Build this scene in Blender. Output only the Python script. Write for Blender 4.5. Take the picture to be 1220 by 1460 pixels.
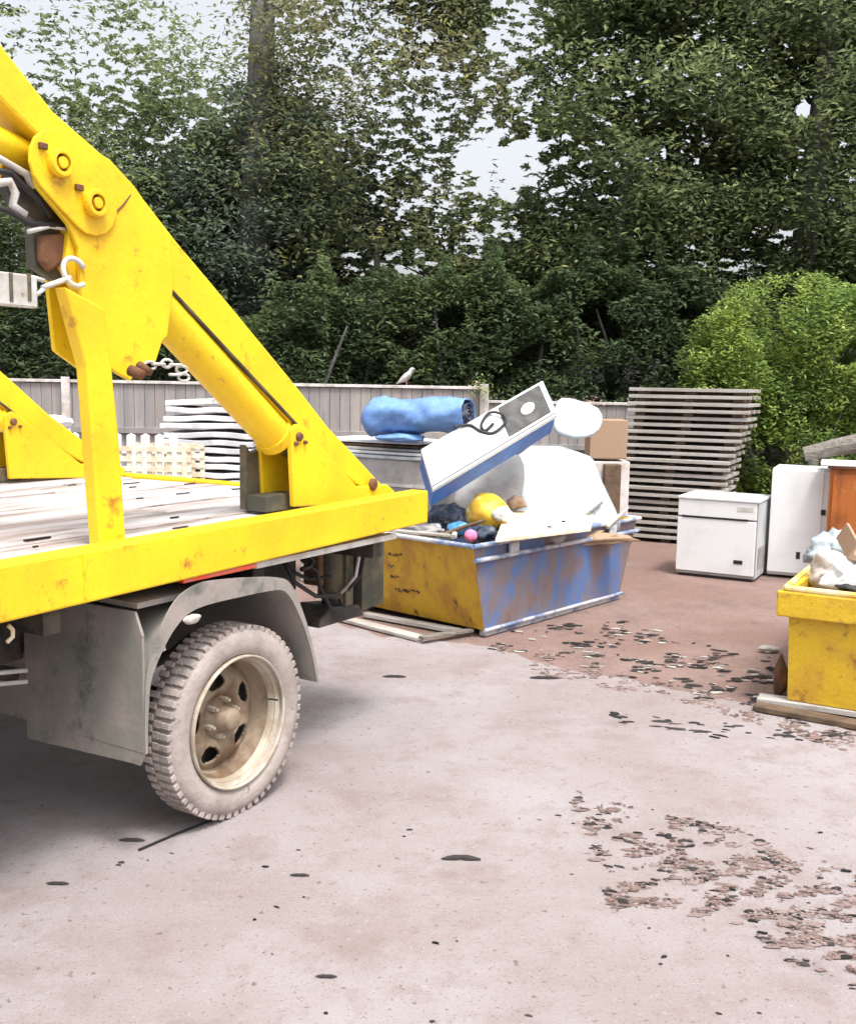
import bpy, bmesh, math, random
import numpy as np
from mathutils import Vector, Matrix, noise
random.seed(7); rng = np.random.default_rng(7)
for o in list(bpy.data.objects): bpy.data.objects.remove(o)
scene = bpy.context.scene
C = scene.collection

# ------------------------------------------------------------------ camera
F = 1440.0; HC = 1.72; HOR = 550.0; ROLL = math.radians(1.0)
PITCH = math.atan((730 - HOR) / F)
_fwd = np.array([0, math.cos(PITCH), -math.sin(PITCH)])
_up0 = np.array([0, math.sin(PITCH), math.cos(PITCH)]); _rt0 = np.array([1.0, 0, 0])
_rt = math.cos(ROLL) * _rt0 + math.sin(ROLL) * _up0
_up = -math.sin(ROLL) * _rt0 + math.cos(ROLL) * _up0
CAM = np.array([0, 0, HC])
cd = bpy.data.cameras.new('camera'); cam = bpy.data.objects.new('camera', cd); C.objects.link(cam)
cam.matrix_world = Matrix(((_rt[0], _up[0], -_fwd[0], 0), (_rt[1], _up[1], -_fwd[1], 0), (_rt[2], _up[2], -_fwd[2], HC), (0, 0, 0, 1)))
cd.sensor_fit = 'HORIZONTAL'; cd.sensor_width = 36; cd.lens = F / 1220 * 36
cd.clip_start = 0.05; cd.clip_end = 2000
scene.camera = cam
# ------------------------------------------------------------------ light
SUN_EL = math.radians(66); SUN_AZ = math.radians(150)     # azimuth from +Y clockwise: high, behind the camera and to the right
w = bpy.data.worlds.new('World'); scene.world = w; w.use_nodes = True
nt = w.node_tree; nt.nodes.clear()
sky = nt.nodes.new('ShaderNodeTexSky'); sky.sky_type = 'NISHITA'; sky.sun_disc = False
sky.sun_elevation = SUN_EL; sky.sun_rotation = SUN_AZ; sky.air_density = 1.0; sky.dust_density = 6.0; sky.ozone_density = 0.5
hs = nt.nodes.new('ShaderNodeHueSaturation'); hs.inputs['Saturation'].default_value = 0.22; hs.inputs['Value'].default_value = 1.8
bg = nt.nodes.new('ShaderNodeBackground'); bg.inputs[1].default_value = 0.15
wo = nt.nodes.new('ShaderNodeOutputWorld')
nt.links.new(sky.outputs[0], hs.inputs['Color']); nt.links.new(hs.outputs[0], bg.inputs[0]); nt.links.new(bg.outputs[0], wo.inputs[0])
sl = bpy.data.lights.new('sun', 'SUN'); sl.energy = 2.3; sl.angle = math.radians(10); sl.color = (1, 0.96, 0.9)
so = bpy.data.objects.new('sun', sl); C.objects.link(so)
sd = Vector((math.sin(SUN_AZ) * math.cos(SUN_EL), math.cos(SUN_AZ) * math.cos(SUN_EL), math.sin(SUN_EL)))
so.rotation_euler = sd.to_track_quat('Z', 'Y').to_euler(); so.location = (0, 0, 30)
scene.view_settings.view_transform = 'Standard'; scene.view_settings.look = 'None'
scene.view_settings.exposure = 0.2; scene.view_settings.gamma = 1
scene.render.engine = 'CYCLES'

# ------------------------------------------------------------------ pixel -> world measuring helpers
def ray(u, v): return (u - 610) / F * _rt - (v - 730) / F * _up + _fwd
def G(u, v, z=0.0):
    r = ray(u, v); return CAM + r * ((z - HC) / r[2])
def AY(u, v, Y):
    r = ray(u, v); return CAM + r * (Y / r[1])
TH = math.radians(31.5)
TD = np.array([math.sin(TH), math.cos(TH), 0]); TM = np.array([-math.cos(TH), math.sin(TH), 0]); TO = G(302, 1183)
def TL(u, v, y):                                   # truck plane y = const -> (x, z)
    r = ray(u, v); s = (y - (CAM - TO) @ TM) / (r @ TM); P = CAM + r * s - TO; return (float(P @ TD), float(P[2]))
def TX(u, v, x):                                   # truck plane x = const -> (y, z)
    r = ray(u, v); s = (x - (CAM - TO) @ TD) / (r @ TD); P = CAM + r * s - TO; return (float(P @ TM), float(P[2]))

# ------------------------------------------------------------------ materials
def col(c): return (c[0], c[1], c[2], 1)
def mat(name, base, rough=0.6, var=None, vscale=3.0, vlo=0.45, vhi=0.6, spots=None, sscale=12.0, slo=0.62, shi=0.68,
        wear=None, wlo=0.60, whi=0.66, wscale=26.0, bump=0.0, bscale=40.0, metal=0.0, stretch=(1, 1, 1), island=0.0, spec=0.4, fine=0.0, translucent=False):
    m = bpy.data.materials.new(name); m.use_nodes = True; n = m.node_tree; N = n.nodes; L = n.links
    b = N['Principled BSDF']; b.inputs['Roughness'].default_value = rough; b.inputs['Metallic'].default_value = metal
    b.inputs['Specular IOR Level'].default_value = spec
    tc = N.new('ShaderNodeTexCoord'); mp = N.new('ShaderNodeMapping'); mp.inputs['Scale'].default_value = stretch
    L.new(tc.outputs['Object'], mp.inputs[0])
    def nz(scale, detail=6, rg=0.6):
        t = N.new('ShaderNodeTexNoise'); t.inputs['Scale'].default_value = scale; t.inputs['Detail'].default_value = detail
        t.inputs['Roughness'].default_value = rg; L.new(mp.outputs[0], t.inputs['Vector']); return t.outputs['Fac']
    def ramp(src, lo, hi):
        r = N.new('ShaderNodeMapRange'); r.inputs[1].default_value = lo; r.inputs[2].default_value = hi; L.new(src, r.inputs[0]); return r.outputs[0]
    def mix(f, a, c2):
        x = N.new('ShaderNodeMix'); x.data_type = 'RGBA'; L.new(f, x.inputs[0])
        if isinstance(a, tuple): x.inputs[6].default_value = a
        else: L.new(a, x.inputs[6])
        if isinstance(c2, tuple): x.inputs[7].default_value = c2
        else: L.new(c2, x.inputs[7])
        return x.outputs[2]
    c = col(base)
    if var is not None: c = mix(ramp(nz(vscale), vlo, vhi), c, col(var))
    if spots is not None: c = mix(ramp(nz(sscale, 8, 0.7), slo, shi), c, col(spots))
    if wear is not None: c = mix(ramp(nz(wscale, 10, 0.75), wlo, whi), c, col(wear))
    if island or fine:
        hv = N.new('ShaderNodeHueSaturation')
        if isinstance(c, tuple): hv.inputs['Color'].default_value = c
        else: L.new(c, hv.inputs['Color'])
        r = N.new('ShaderNodeMapRange')
        if island:
            g = N.new('ShaderNodeNewGeometry'); L.new(g.outputs['Random Per Island'], r.inputs[0]); a = island
        else:
            L.new(nz(60, 8, 0.8), r.inputs[0]); a = fine; r.inputs[1].default_value = 0.3; r.inputs[2].default_value = 0.7
        r.inputs[3].default_value = 1 - a; r.inputs[4].default_value = 1 + a
        L.new(r.outputs[0], hv.inputs['Value']); c = hv.outputs[0]
    if isinstance(c, tuple): b.inputs['Base Color'].default_value = c
    else: L.new(c, b.inputs['Base Color'])
    if bump:
        bp = N.new('ShaderNodeBump'); bp.inputs['Strength'].default_value = bump; bp.inputs['Distance'].default_value = 0.02
        L.new(nz(bscale, 8, 0.7), bp.inputs['Height']); L.new(bp.outputs[0], b.inputs['Normal'])
    if translucent:
        tr = N.new('ShaderNodeBsdfTranslucent'); ms = N.new('ShaderNodeMixShader'); ms.inputs[0].default_value = 0.5
        if isinstance(c, tuple): tr.inputs[0].default_value = c
        else: L.new(c, tr.inputs[0])
        L.new(b.outputs[0], ms.inputs[1]); L.new(tr.outputs[0], ms.inputs[2]); L.new(ms.outputs[0], N['Material Output'].inputs[0])
    return m
YEL = mat('yellow_paint', (0.80, 0.56, 0.014), 0.45, var=(0.72, 0.43, 0.014), vscale=2.2, vlo=0.42, vhi=0.68, spots=(0.36, 0.15, 0.02), sscale=7, slo=0.60, shi=0.72, wear=(0.36, 0.19, 0.04), wlo=0.60, whi=0.70, wscale=17, bump=0.15, bscale=14, fine=0.09)
SKY_Y = mat('skip_yellow_paint', (0.55, 0.33, 0.025), 0.6, var=(0.42, 0.22, 0.03), vscale=6, spots=(0.13, 0.05, 0.02), sscale=8, slo=0.60, shi=0.68, bump=0.3, bscale=14, fine=0.12, stretch=(1, 1, 0.6))
SKY_Y2 = mat('bright_skip_paint', (0.62, 0.40, 0.02), 0.6, var=(0.54, 0.32, 0.03), vscale=4, spots=(0.26, 0.12, 0.02), sscale=8, slo=0.56, shi=0.68, wear=(0.16, 0.07, 0.03), wlo=0.60, whi=0.66, wscale=14, bump=0.35, bscale=10, fine=0.12)
BLU = mat('worn_blue_paint', (0.095, 0.17, 0.37), 0.6, var=(0.19, 0.165, 0.19), vscale=4.5, vlo=0.42, vhi=0.54, spots=(0.20, 0.13, 0.11), sscale=6, slo=0.50, shi=0.66, wear=(0.09, 0.05, 0.04), wlo=0.62, whi=0.68, wscale=12, bump=0.3, bscale=14, stretch=(1, 1, 0.55), fine=0.12)
BLU2 = mat('plain_blue_paint', (0.06, 0.17, 0.50), 0.45, var=(0.05, 0.12, 0.36), vscale=5, fine=0.06)
RIMP = mat('worn_rim_steel', (0.50, 0.50, 0.53), 0.5, var=(0.16, 0.22, 0.36), vscale=5, vlo=0.48, vhi=0.58, spots=(0.22, 0.12, 0.08), sscale=9, bump=0.15)
CREAMRIM = mat('pale_rim_paint', (0.70, 0.62, 0.36), 0.5, var=(0.6, 0.42, 0.08), vscale=5, spots=(0.22, 0.12, 0.08), sscale=9, bump=0.15)
RUST = mat('rusty_steel', (0.17, 0.075, 0.035), 0.8, var=(0.10, 0.05, 0.03), vscale=9, bump=0.4)
DARK = mat('dark_greasy_steel', (0.035, 0.033, 0.032), 0.55, var=(0.09, 0.075, 0.055), vscale=8, bump=0.3)
OLIVE = mat('dirty_olive_steel', (0.06, 0.06, 0.045), 0.6, var=(0.13, 0.11, 0.07), vscale=7, bump=0.3, spots=(0.2, 0.1, 0.05), sscale=10)
GUARD = mat('dusty_grey_mudguard', (0.22, 0.215, 0.19), 0.75, var=(0.32, 0.27, 0.25), vscale=3.5, vlo=0.42, vhi=0.62, spots=(0.10, 0.105, 0.09), sscale=6, slo=0.55, shi=0.7, bump=0.15, bscale=30, fine=0.08)
TYRE = mat('dusty_tyre_rubber', (0.40, 0.345, 0.32), 0.85, var=(0.31, 0.265, 0.245), vscale=6, spots=(0.13, 0.11, 0.10), sscale=16, slo=0.60, shi=0.7, bump=0.4, bscale=60, fine=0.1)
TREAD = mat('worn_tread_rubber', (0.17, 0.15, 0.14), 0.9, var=(0.07, 0.065, 0.06), vscale=10, bump=0.5)
RIM = mat('dusty_wheel_rim', (0.27, 0.21, 0.15), 0.65, var=(0.16, 0.10, 0.06), vscale=7, vlo=0.45, vhi=0.6, spots=(0.11, 0.07, 0.04), sscale=12, bump=0.25)
LIP = mat('pale_rim_lip', (0.44, 0.40, 0.33), 0.5, var=(0.33, 0.27, 0.2), vscale=9, bump=0.15)
DECK = mat('bleached_deck_boards', (0.54, 0.52, 0.53), 0.8, var=(0.40, 0.33, 0.31), vscale=2.5, vlo=0.4, vhi=0.62, spots=(0.20, 0.17, 0.15), sscale=5, slo=0.52, shi=0.66, wear=(0.12, 0.10, 0.09), wlo=0.60, whi=0.66, wscale=10, bump=0.4, bscale=20, stretch=(0.25, 2.5, 1), fine=0.12)
PALE = mat('pale_galvanised_steel', (0.55, 0.54, 0.52), 0.5, var=(0.4, 0.37, 0.33), vscale=7, bump=0.15, spots=(0.2, 0.12, 0.08), sscale=14)
CHROME = mat('bright_ram_rod', (0.6, 0.6, 0.62), 0.2, metal=1.0)
HOSE = mat('black_hose_rubber', (0.018, 0.018, 0.02), 0.5)
RED = mat('red_reflector_strip', (0.50, 0.06, 0.03), 0.35, var=(0.35, 0.12, 0.08), vscale=14)
WHITE = mat('white_enamel', (0.74, 0.76, 0.77), 0.3, var=(0.64, 0.66, 0.67), vscale=3, vlo=0.5, vhi=0.7, fine=0.03, spots=(0.42, 0.36, 0.3), sscale=5, slo=0.68, shi=0.75)
WHITED = mat('grimy_white_enamel', (0.55, 0.58, 0.60), 0.4, var=(0.38, 0.42, 0.43), vscale=6, vlo=0.4, vhi=0.6, stretch=(1, 1, 0.3))
PLAST = mat('white_soft_plastic', (0.46, 0.52, 0.56), 0.45, var=(0.35, 0.40, 0.43), vscale=4, vlo=0.4, vhi=0.6, bump=0.7, bscale=5, spots=(0.40, 0.33, 0.28), sscale=4, slo=0.6, shi=0.72)
LABEL = mat('black_plastic', (0.02, 0.02, 0.022), 0.35)
GLASS = mat('dark_smoked_panel', (0.055, 0.055, 0.052), 0.25, var=(0.10, 0.095, 0.09), vscale=8)
PALLET = mat('pale_pallet_board', (0.44, 0.42, 0.395), 0.85, var=(0.33, 0.30, 0.265), vscale=3, spots=(0.22, 0.17, 0.13), sscale=9, slo=0.62, shi=0.7, bump=0.4, bscale=30, stretch=(0.5, 3, 3), fine=0.1)
BLOCKW = mat('brown_pallet_block', (0.15, 0.10, 0.065), 0.9, var=(0.09, 0.06, 0.04), vscale=8, bump=0.4)
SHEETW = mat('pale_sheet_material', (0.70, 0.70, 0.72), 0.7, var=(0.52, 0.52, 0.55), vscale=4, bump=0.3, fine=0.08, spots=(0.25, 0.23, 0.22), sscale=8, slo=0.62, shi=0.7)
CREAM = mat('cream_painted_wood', (0.74, 0.69, 0.56), 0.7, var=(0.6, 0.5, 0.36), vscale=8, bump=0.2)
FENCE = mat('weathered_fence_board', (0.25, 0.24, 0.24), 0.85, var=(0.34, 0.30, 0.28), vscale=2, vlo=0.4, vhi=0.62, spots=(0.19, 0.16, 0.14), sscale=5, slo=0.58, shi=0.7, bump=0.3, bscale=20, stretch=(4, 4, 0.4), island=0.10)
FCAP = mat('bleached_fence_capping', (0.62, 0.60, 0.58), 0.8, var=(0.45, 0.4, 0.38), vscale=6, bump=0.2)
TARP = mat('blue_tarpaulin', (0.16, 0.30, 0.58), 0.5, var=(0.10, 0.20, 0.44), vscale=4, vlo=0.45, vhi=0.62, bump=0.6, bscale=9, fine=0.08)
TARPD = mat('dark_roll_lining', (0.045, 0.06, 0.10), 0.6, var=(0.16, 0.17, 0.2), vscale=16, vlo=0.5, vhi=0.6, bump=0.6)
GREYB = mat('grey_painted_metal', (0.36, 0.355, 0.35), 0.5, var=(0.27, 0.25, 0.24), vscale=5, bump=0.1)
BAGY = mat('yellow_plastic', (0.70, 0.48, 0.04), 0.4, var=(0.55, 0.28, 0.03), vscale=6, spots=(0.75, 0.72, 0.6), sscale=5, slo=0.58, shi=0.64, bump=0.3, bscale=12)
SKYB = mat('sky_blue_plastic', (0.10, 0.33, 0.62), 0.35, var=(0.05, 0.2, 0.42), vscale=12)
PINK = mat('pink_plastic', (0.78, 0.22, 0.40), 0.4)
CARD = mat('tan_cardboard', (0.36, 0.245, 0.165), 0.9, var=(0.36, 0.24, 0.16), vscale=6, bump=0.2)
ORNG = mat('orange_brown_veneer', (0.42, 0.13, 0.03), 0.45, var=(0.24, 0.075, 0.02), vscale=3.5, vlo=0.45, vhi=0.6, stretch=(2, 2, 0.6), fine=0.12, spots=(0.55, 0.28, 0.08), sscale=5, slo=0.6, shi=0.7)
GWOOD = mat('grey_driftwood', (0.23, 0.21, 0.185), 0.9, var=(0.14, 0.12, 0.10), vscale=9, stretch=(1, 5, 5), bump=0.6, bscale=20)
PEAR = mat('pinkish_rubble_plaster', (0.72, 0.68, 0.66), 0.85, var=(0.52, 0.44, 0.40), vscale=3, bump=0.5, bscale=9, fine=0.1)
BIRDM = mat('pale_grey_plumage', (0.50, 0.48, 0.48), 0.8, var=(0.3, 0.29, 0.3), vscale=14, vlo=0.5, vhi=0.6)
CHIP = mat('dark_litter_fragment', (0.028, 0.024, 0.024), 0.8, island=0.8, bump=0.3)
CHIPR = mat('reddish_brick_crumb', (0.19, 0.125, 0.11), 0.9, var=(0.3, 0.23, 0.21), vscale=2, island=0.35, bump=0.3)
BARK = mat('grey_tree_bark', (0.17, 0.168, 0.17), 0.9, var=(0.10, 0.097, 0.09), vscale=5, stretch=(3, 3, 0.6), bump=0.8, bscale=14)
def leafmat(name, a, b, c, sc=1.1): return mat(name, a, 0.55, var=b, vscale=sc, vlo=0.45, vhi=0.62, spots=c, sscale=2.2, slo=0.56, shi=0.68, island=0.55, translucent=True, spec=0.3)
LEAF_D = leafmat('dark_green_leaves', (0.101, 0.163, 0.070), (0.186, 0.256, 0.085), (0.404, 0.497, 0.124))
LEAF_G = leafmat('grey_green_needles', (0.147, 0.194, 0.147), (0.202, 0.256, 0.171), (0.296, 0.310, 0.171))
LEAF_M = leafmat('mid_green_leaves', (0.15, 0.20, 0.10), (0.24, 0.28, 0.13), (0.42, 0.46, 0.17))
LEAF_H = leafmat('dark_olive_hedge_leaves', (0.085, 0.125, 0.062), (0.125, 0.17, 0.075), (0.23, 0.28, 0.10))  # hedge's own leaf tone, a darker olive than the trees
LEAF_O = leafmat('olive_leaves', (0.155, 0.186, 0.093), (0.248, 0.233, 0.132), (0.497, 0.500, 0.139))
LEAF_B = leafmat('bright_green_leaves', (0.20, 0.30, 0.085), (0.34, 0.44, 0.11), (0.48, 0.54, 0.15), 1.6)

def ground_mat(name, a, b, c, speck, pale):
    m = bpy.data.materials.new(name); m.use_nodes = True; n = m.node_tree; N = n.nodes; L = n.links
    bs = N['Principled BSDF']; bs.inputs['Roughness'].default_value = 0.9; bs.inputs['Specular IOR Level'].default_value = 0.2
    tc = N.new('ShaderNodeTexCoord')
    def nz(s, d=8, r=0.65):
        t = N.new('ShaderNodeTexNoise'); t.inputs['Scale'].default_value = s; t.inputs['Detail'].default_value = d; t.inputs['Roughness'].default_value = r
        L.new(tc.outputs['Object'], t.inputs['Vector']); return t.outputs['Fac']
    def mr(s, lo, hi, o0=0.0, o1=1.0):
        r = N.new('ShaderNodeMapRange'); L.new(s, r.inputs[0])
        for i, v in enumerate((lo, hi, o0, o1)): r.inputs[i + 1].default_value = v
        return r.outputs[0]
    def mix(f, p, q):
        x = N.new('ShaderNodeMix'); x.data_type = 'RGBA'; L.new(f, x.inputs[0])
        for i, s in ((6, p), (7, q)):
            if isinstance(s, tuple): x.inputs[i].default_value = col(s)
            else: L.new(s, x.inputs[i])
        return x.outputs[2]
    k = mix(mr(nz(0.7), 0.42, 0.6), a, b)
    k = mix(mr(nz(2.3), 0.52, 0.7), k, c)
    k = mix(mr(nz(1.1, 5, 0.6), 0.60, 0.70, 0, 0.35), k, speck)
    k = mix(mr(nz(7, 8, 0.75), 0.52, 0.66, 0, 0.6), k, c)
    k = mix(mr(nz(48, 3, 0.5), 0.62, 0.72, 0, 0.45), k, pale)
    k = mix(mr(nz(30, 4, 0.6), 0.62, 0.70, 0, 0.85), k, speck)
    k = mix(mr(nz(110, 2, 0.5), 0.60, 0.68, 0, 0.5), k, speck)
    L.new(k, bs.inputs['Base Color'])
    bp = N.new('ShaderNodeBump'); bp.inputs['Strength'].default_value = 0.55; bp.inputs['Distance'].default_value = 0.012
    L.new(nz(35, 10, 0.75), bp.inputs['Height']); L.new(bp.outputs[0], bs.inputs['Normal'])
    return m
CONC = ground_mat('pale_concrete', (0.268, 0.228, 0.223), (0.315, 0.287, 0.295), (0.228, 0.182, 0.172), (0.13, 0.098, 0.088), (0.38, 0.35, 0.34))
DIRT = ground_mat('brown_earth', (0.205, 0.130, 0.110), (0.25, 0.175, 0.155), (0.165, 0.118, 0.105), (0.07, 0.05, 0.046), (0.30, 0.25, 0.23))

# ------------------------------------------------------------------ mesh helpers
class MB:
    def __init__(s): s.v = []; s.f = []
    def add(s, vs, fs):
        n = len(s.v); s.v += [tuple(map(float, p)) for p in vs]; s.f += [tuple(i + n for i in f) for f in fs]; return s
    def box(s, x0, x1, y0, y1, z0, z1, M=None):
        vs = [Vector((x, y, z)) for z in (z0, z1) for x, y in ((x0, y0), (x1, y0), (x1, y1), (x0, y1))]
        if M is not None: vs = [M @ p for p in vs]
        return s.add(vs, [(3, 2, 1, 0), (4, 5, 6, 7), (0, 1, 5, 4), (1, 2, 6, 5), (2, 3, 7, 6), (3, 0, 4, 7)])
    def prism(s, pts, y0, y1):                     # polygon in (x, z) pushed from y0 to y1
        n = len(pts)
        a = sum(pts[i][0] * pts[(i + 1) % n][1] - pts[(i + 1) % n][0] * pts[i][1] for i in range(n))
        if a < 0: pts = pts[::-1]
        vs = [(p[0], y0, p[1]) for p in pts] + [(p[0], y1, p[1]) for p in pts]
        return s.add(vs, [tuple(range(n)), tuple(range(2 * n - 1, n - 1, -1))] + [((i + 1) % n, i, n + i, n + (i + 1) % n) for i in range(n)])
    def hull8(s, b, t):                            # bottom ring and top ring of n points
        n = len(b)
        return s.add(list(b) + list(t), [tuple(range(n))[::-1], tuple(range(n, 2 * n))] + [(i, (i + 1) % n, n + (i + 1) % n, n + i) for i in range(n)])
    def tube(s, pts, r, n=10, caps=True):
        pts = [Vector(p) for p in pts]; rs = r if isinstance(r, (list, tuple)) else [r] * len(pts); vs = []; fs = []; pu = None
        for i, p in enumerate(pts):
            t = (pts[min(i + 1, len(pts) - 1)] - pts[max(i - 1, 0)]).normalized()
            a = pu if pu is not None else (Vector((0, 0, 1)) if abs(t.z) < 0.9 else Vector((1, 0, 0)))
            a = (a - t * a.dot(t)).normalized(); pu = a; b = t.cross(a)
            vs += [p + (a * math.cos(2 * math.pi * k / n) + b * math.sin(2 * math.pi * k / n)) * rs[i] for k in range(n)]
        for i in range(len(pts) - 1):
            fs += [(i * n + k, i * n + (k + 1) % n, (i + 1) * n + (k + 1) % n, (i + 1) * n + k) for k in range(n)]
        if caps: fs += [tuple(range(n))[::-1], tuple(range((len(pts) - 1) * n, len(pts) * n))]
        return s.add(vs, fs)
    def lathe(s, prof, c, n=64, closed=False):      # prof (r, y) about the y axis through c = (x, y, z)
        vs = []; m = len(prof)
        for k in range(n):
            a = 2 * math.pi * k / n
            vs += [(c[0] + r * math.cos(a), c[1] + y, c[2] + r * math.sin(a)) for r, y in prof]
        fs = []
        for k in range(n):
            for j in range(m if closed else m - 1):
                fs.append((k * m + j, k * m + (j + 1) % m, ((k + 1) % n) * m + (j + 1) % m, ((k + 1) % n) * m + j))
        return s.add(vs, fs)
    def build(s, name, m, parent=None, smooth=False, bevel=0.0, sub=0, thick=0.0):
        me = bpy.data.meshes.new(name); me.from_pydata(s.v, [], s.f); me.validate()
        bm = bmesh.new(); bm.from_mesh(me); bmesh.ops.recalc_face_normals(bm, faces=bm.faces); bm.to_mesh(me); bm.free()
        me.materials.append(m)
        o = bpy.data.objects.new(name, me); C.objects.link(o)
        if smooth: me.polygons.foreach_set('use_smooth', [True] * len(me.polygons))
        if thick: md = o.modifiers.new('thick', 'SOLIDIFY'); md.thickness = thick; md.offset = 0
        if bevel:
            md = o.modifiers.new('bevel', 'BEVEL'); md.width = bevel; md.segments = 2; md.limit_method = 'ANGLE'; md.angle_limit = math.radians(40)
        if sub: md = o.modifiers.new('sub', 'SUBSURF'); md.levels = sub; md.render_levels = sub
        if parent is not None: o.parent = parent
        return o
def tag(o, label=None, cat=None, group=None, kind=None):
    for k, v in (('label', label), ('category', cat), ('group', group), ('kind', kind)):
        if v: o[k] = v
    return o
def empty(name, loc, rz=0.0, label=None, cat=None, group=None):
    o = bpy.data.objects.new(name, None); C.objects.link(o); o.location = [float(x) for x in loc]; o.rotation_euler = (0, 0, rz); o.empty_display_size = 0.2
    return tag(o, label, cat, group)
def copy_tree(o, parent=None):
    kids = [c for c in C.objects if c.parent == o]
    c = o.copy(); C.objects.link(c)
    if parent is not None: c.parent = parent
    for k in kids: copy_tree(k, c)
    return c
def blob(c, r, seed=0, amp=0.15, n=3, fr=1.5):      # lumpy icosphere
    bm = bmesh.new(); bmesh.ops.create_icosphere(bm, subdivisions=n, radius=1)
    vs = []
    for v in bm.verts:
        d = v.co.normalized(); k = 1 + amp * noise.noise(d * fr + Vector((seed * 7.3, seed, 0))) + amp * 0.4 * noise.noise(d * fr * 3 + Vector((seed, 0, 9)))
        vs.append((c[0] + d.x * r[0] * k, c[1] + d.y * r[1] * k, c[2] + d.z * r[2] * k))
    fs = [tuple(v.index for v in f.verts) for f in bm.faces]; bm.free(); return vs, fs

# ------------------------------------------------------------------ ground
m = MB(); m.add([(-150, -150, -0.004), (150, -150, -0.004), (150, 250, -0.004), (-150, 250, -0.004)], [(0, 1, 2, 3)])
tag(m.build('ground', DIRT), kind='structure')
# concrete yard with a ragged far edge
edge = [(-60, 9.5), (-6, 9.0), (-2.5, 8.6)] + [tuple(G(u, v)[:2]) for u, v in ((455, 885), (560, 905), (640, 918), (720, 930), (800, 948), (900, 970), (1000, 990), (1100, 1010), (1215, 1046))] + [(4.5, 3.9), (60, 2.0)]
pts = []
for (x0, y0), (x1, y1) in zip(edge[:-1], edge[1:]):
    k = max(2, int(abs(x1 - x0) / 0.06)) if abs(x1 - x0) < 8 else 4
    for i in range(k):
        t = i / k; x = x0 + (x1 - x0) * t; y = y0 + (y1 - y0) * t
        pts.append((x, y + 0.16 * noise.noise(Vector((x * 1.7, 0, 0))) + 0.10 * noise.noise(Vector((x * 8, 3, 0)))))
pts.append(edge[-1])
m = MB(); vs = [(60, -40, 0), (-60, -40, 0)]
vs = [(x, y, 0) for x, y in pts] + [(x, -40, 0) for x, y in pts]; n = len(pts)
m.add(vs, [(i, n + i, n + i + 1, i + 1) for i in range(n - 1)])
tag(m.build('concrete_yard', CONC), kind='structure')

# ------------------------------------------------------------------ skip lorry
truck = empty('skip_lorry', TO, math.pi / 2 - TH, 'yellow skip lorry with lifting arms and dusty rear wheel, backed into the yard', 'lorry')
def P(pts, y): return [TL(u, v, y) for u, v in pts]
YB = -0.05
a0, a1 = TL(0, 807, YB), TL(606, 700, YB); b0, b1 = TL(0, 890, YB), TL(610, 745, YB)
def ext(p, q, x): return p[1] + (q[1] - p[1]) * (x - p[0]) / (q[0] - p[0])
XF = -3.2; XR = b1[0]
beam = MB(); ZT = 0.5 * (a0[1] + a1[1]); ZB = 0.5 * (b0[1] + b1[1])
beam.prism([(XF, ext(b0, b1, XF)), (XR, b1[1]), (XR, a1[1]), (XF, ext(a0, a1, XF))], YB, YB + 0.10)
sb = beam.build('side_beam', YEL, truck, bevel=0.008)
m = MB(); zw = ext(a0, a1, -0.55)
m.box(-0.62, -0.61, YB - 0.004, YB, ext(b0, b1, -0.6) + 0.02, zw - 0.012); m.build('weld_seam', YEL, sb)
DZ = ZT - 0.035; YW = 2.12
m = MB(); m.prism([(XF, ZB), (XR, ZB), (XR, ZT - 0.02), (XF, ZT - 0.02)], YW, YW + 0.1); m.build('far_side_beam', PALE, truck, bevel=0.008)
m = MB(); m.box(XR - 0.09, XR, YB + 0.1, YW, ZB + 0.02, ZT - 0.02); m.build('rear_crossmember', YEL, truck, bevel=0.008)
m = MB(); nb = 8; y = YB + 0.105; bw = (YW - 0.005 - y) / nb
for i in range(nb):
    x = XF
    while x < XR - 0.1:
        L_ = random.uniform(1.4, 2.6); x2 = min(x + L_, XR - 0.1); dz = random.uniform(-0.008, 0.008)
        m.box(x + 0.002, x2 - 0.002, y + 0.003, y + bw - random.uniform(0.002, 0.012), DZ - 0.03, DZ + dz); x = x2
    y += bw
m.build('deck', DECK, truck, bevel=0.004)
m = MB(); m.box(XF, XR - 0.1, YB + 0.1, YW, DZ - 0.07, DZ - 0.035); m.build('deck_plate', DARK, truck)
m = MB()                                            # bits lying along the boards
for i in range(45):
    x = random.uniform(-1.6, 1.3); yy = random.uniform(0.1, 2.0); L_ = random.uniform(0.02, 0.12)
    m.box(x, x + L_, yy, yy + random.uniform(0.004, 0.014), DZ + 0.008, DZ + 0.014)
tag(m.build('deck_debris', CHIP, truck), kind='stuff')

# post from beam to knuckle plate
m = MB(); m.prism(P([(93, 408), (112, 480), (124, 523), (131, 618), (143, 783), (181, 783), (170, 624), (161, 535), (150, 440)], 0.07), 0.07, 0.1275)
m.build('upright_post', YEL, truck, bevel=0.008)

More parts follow.
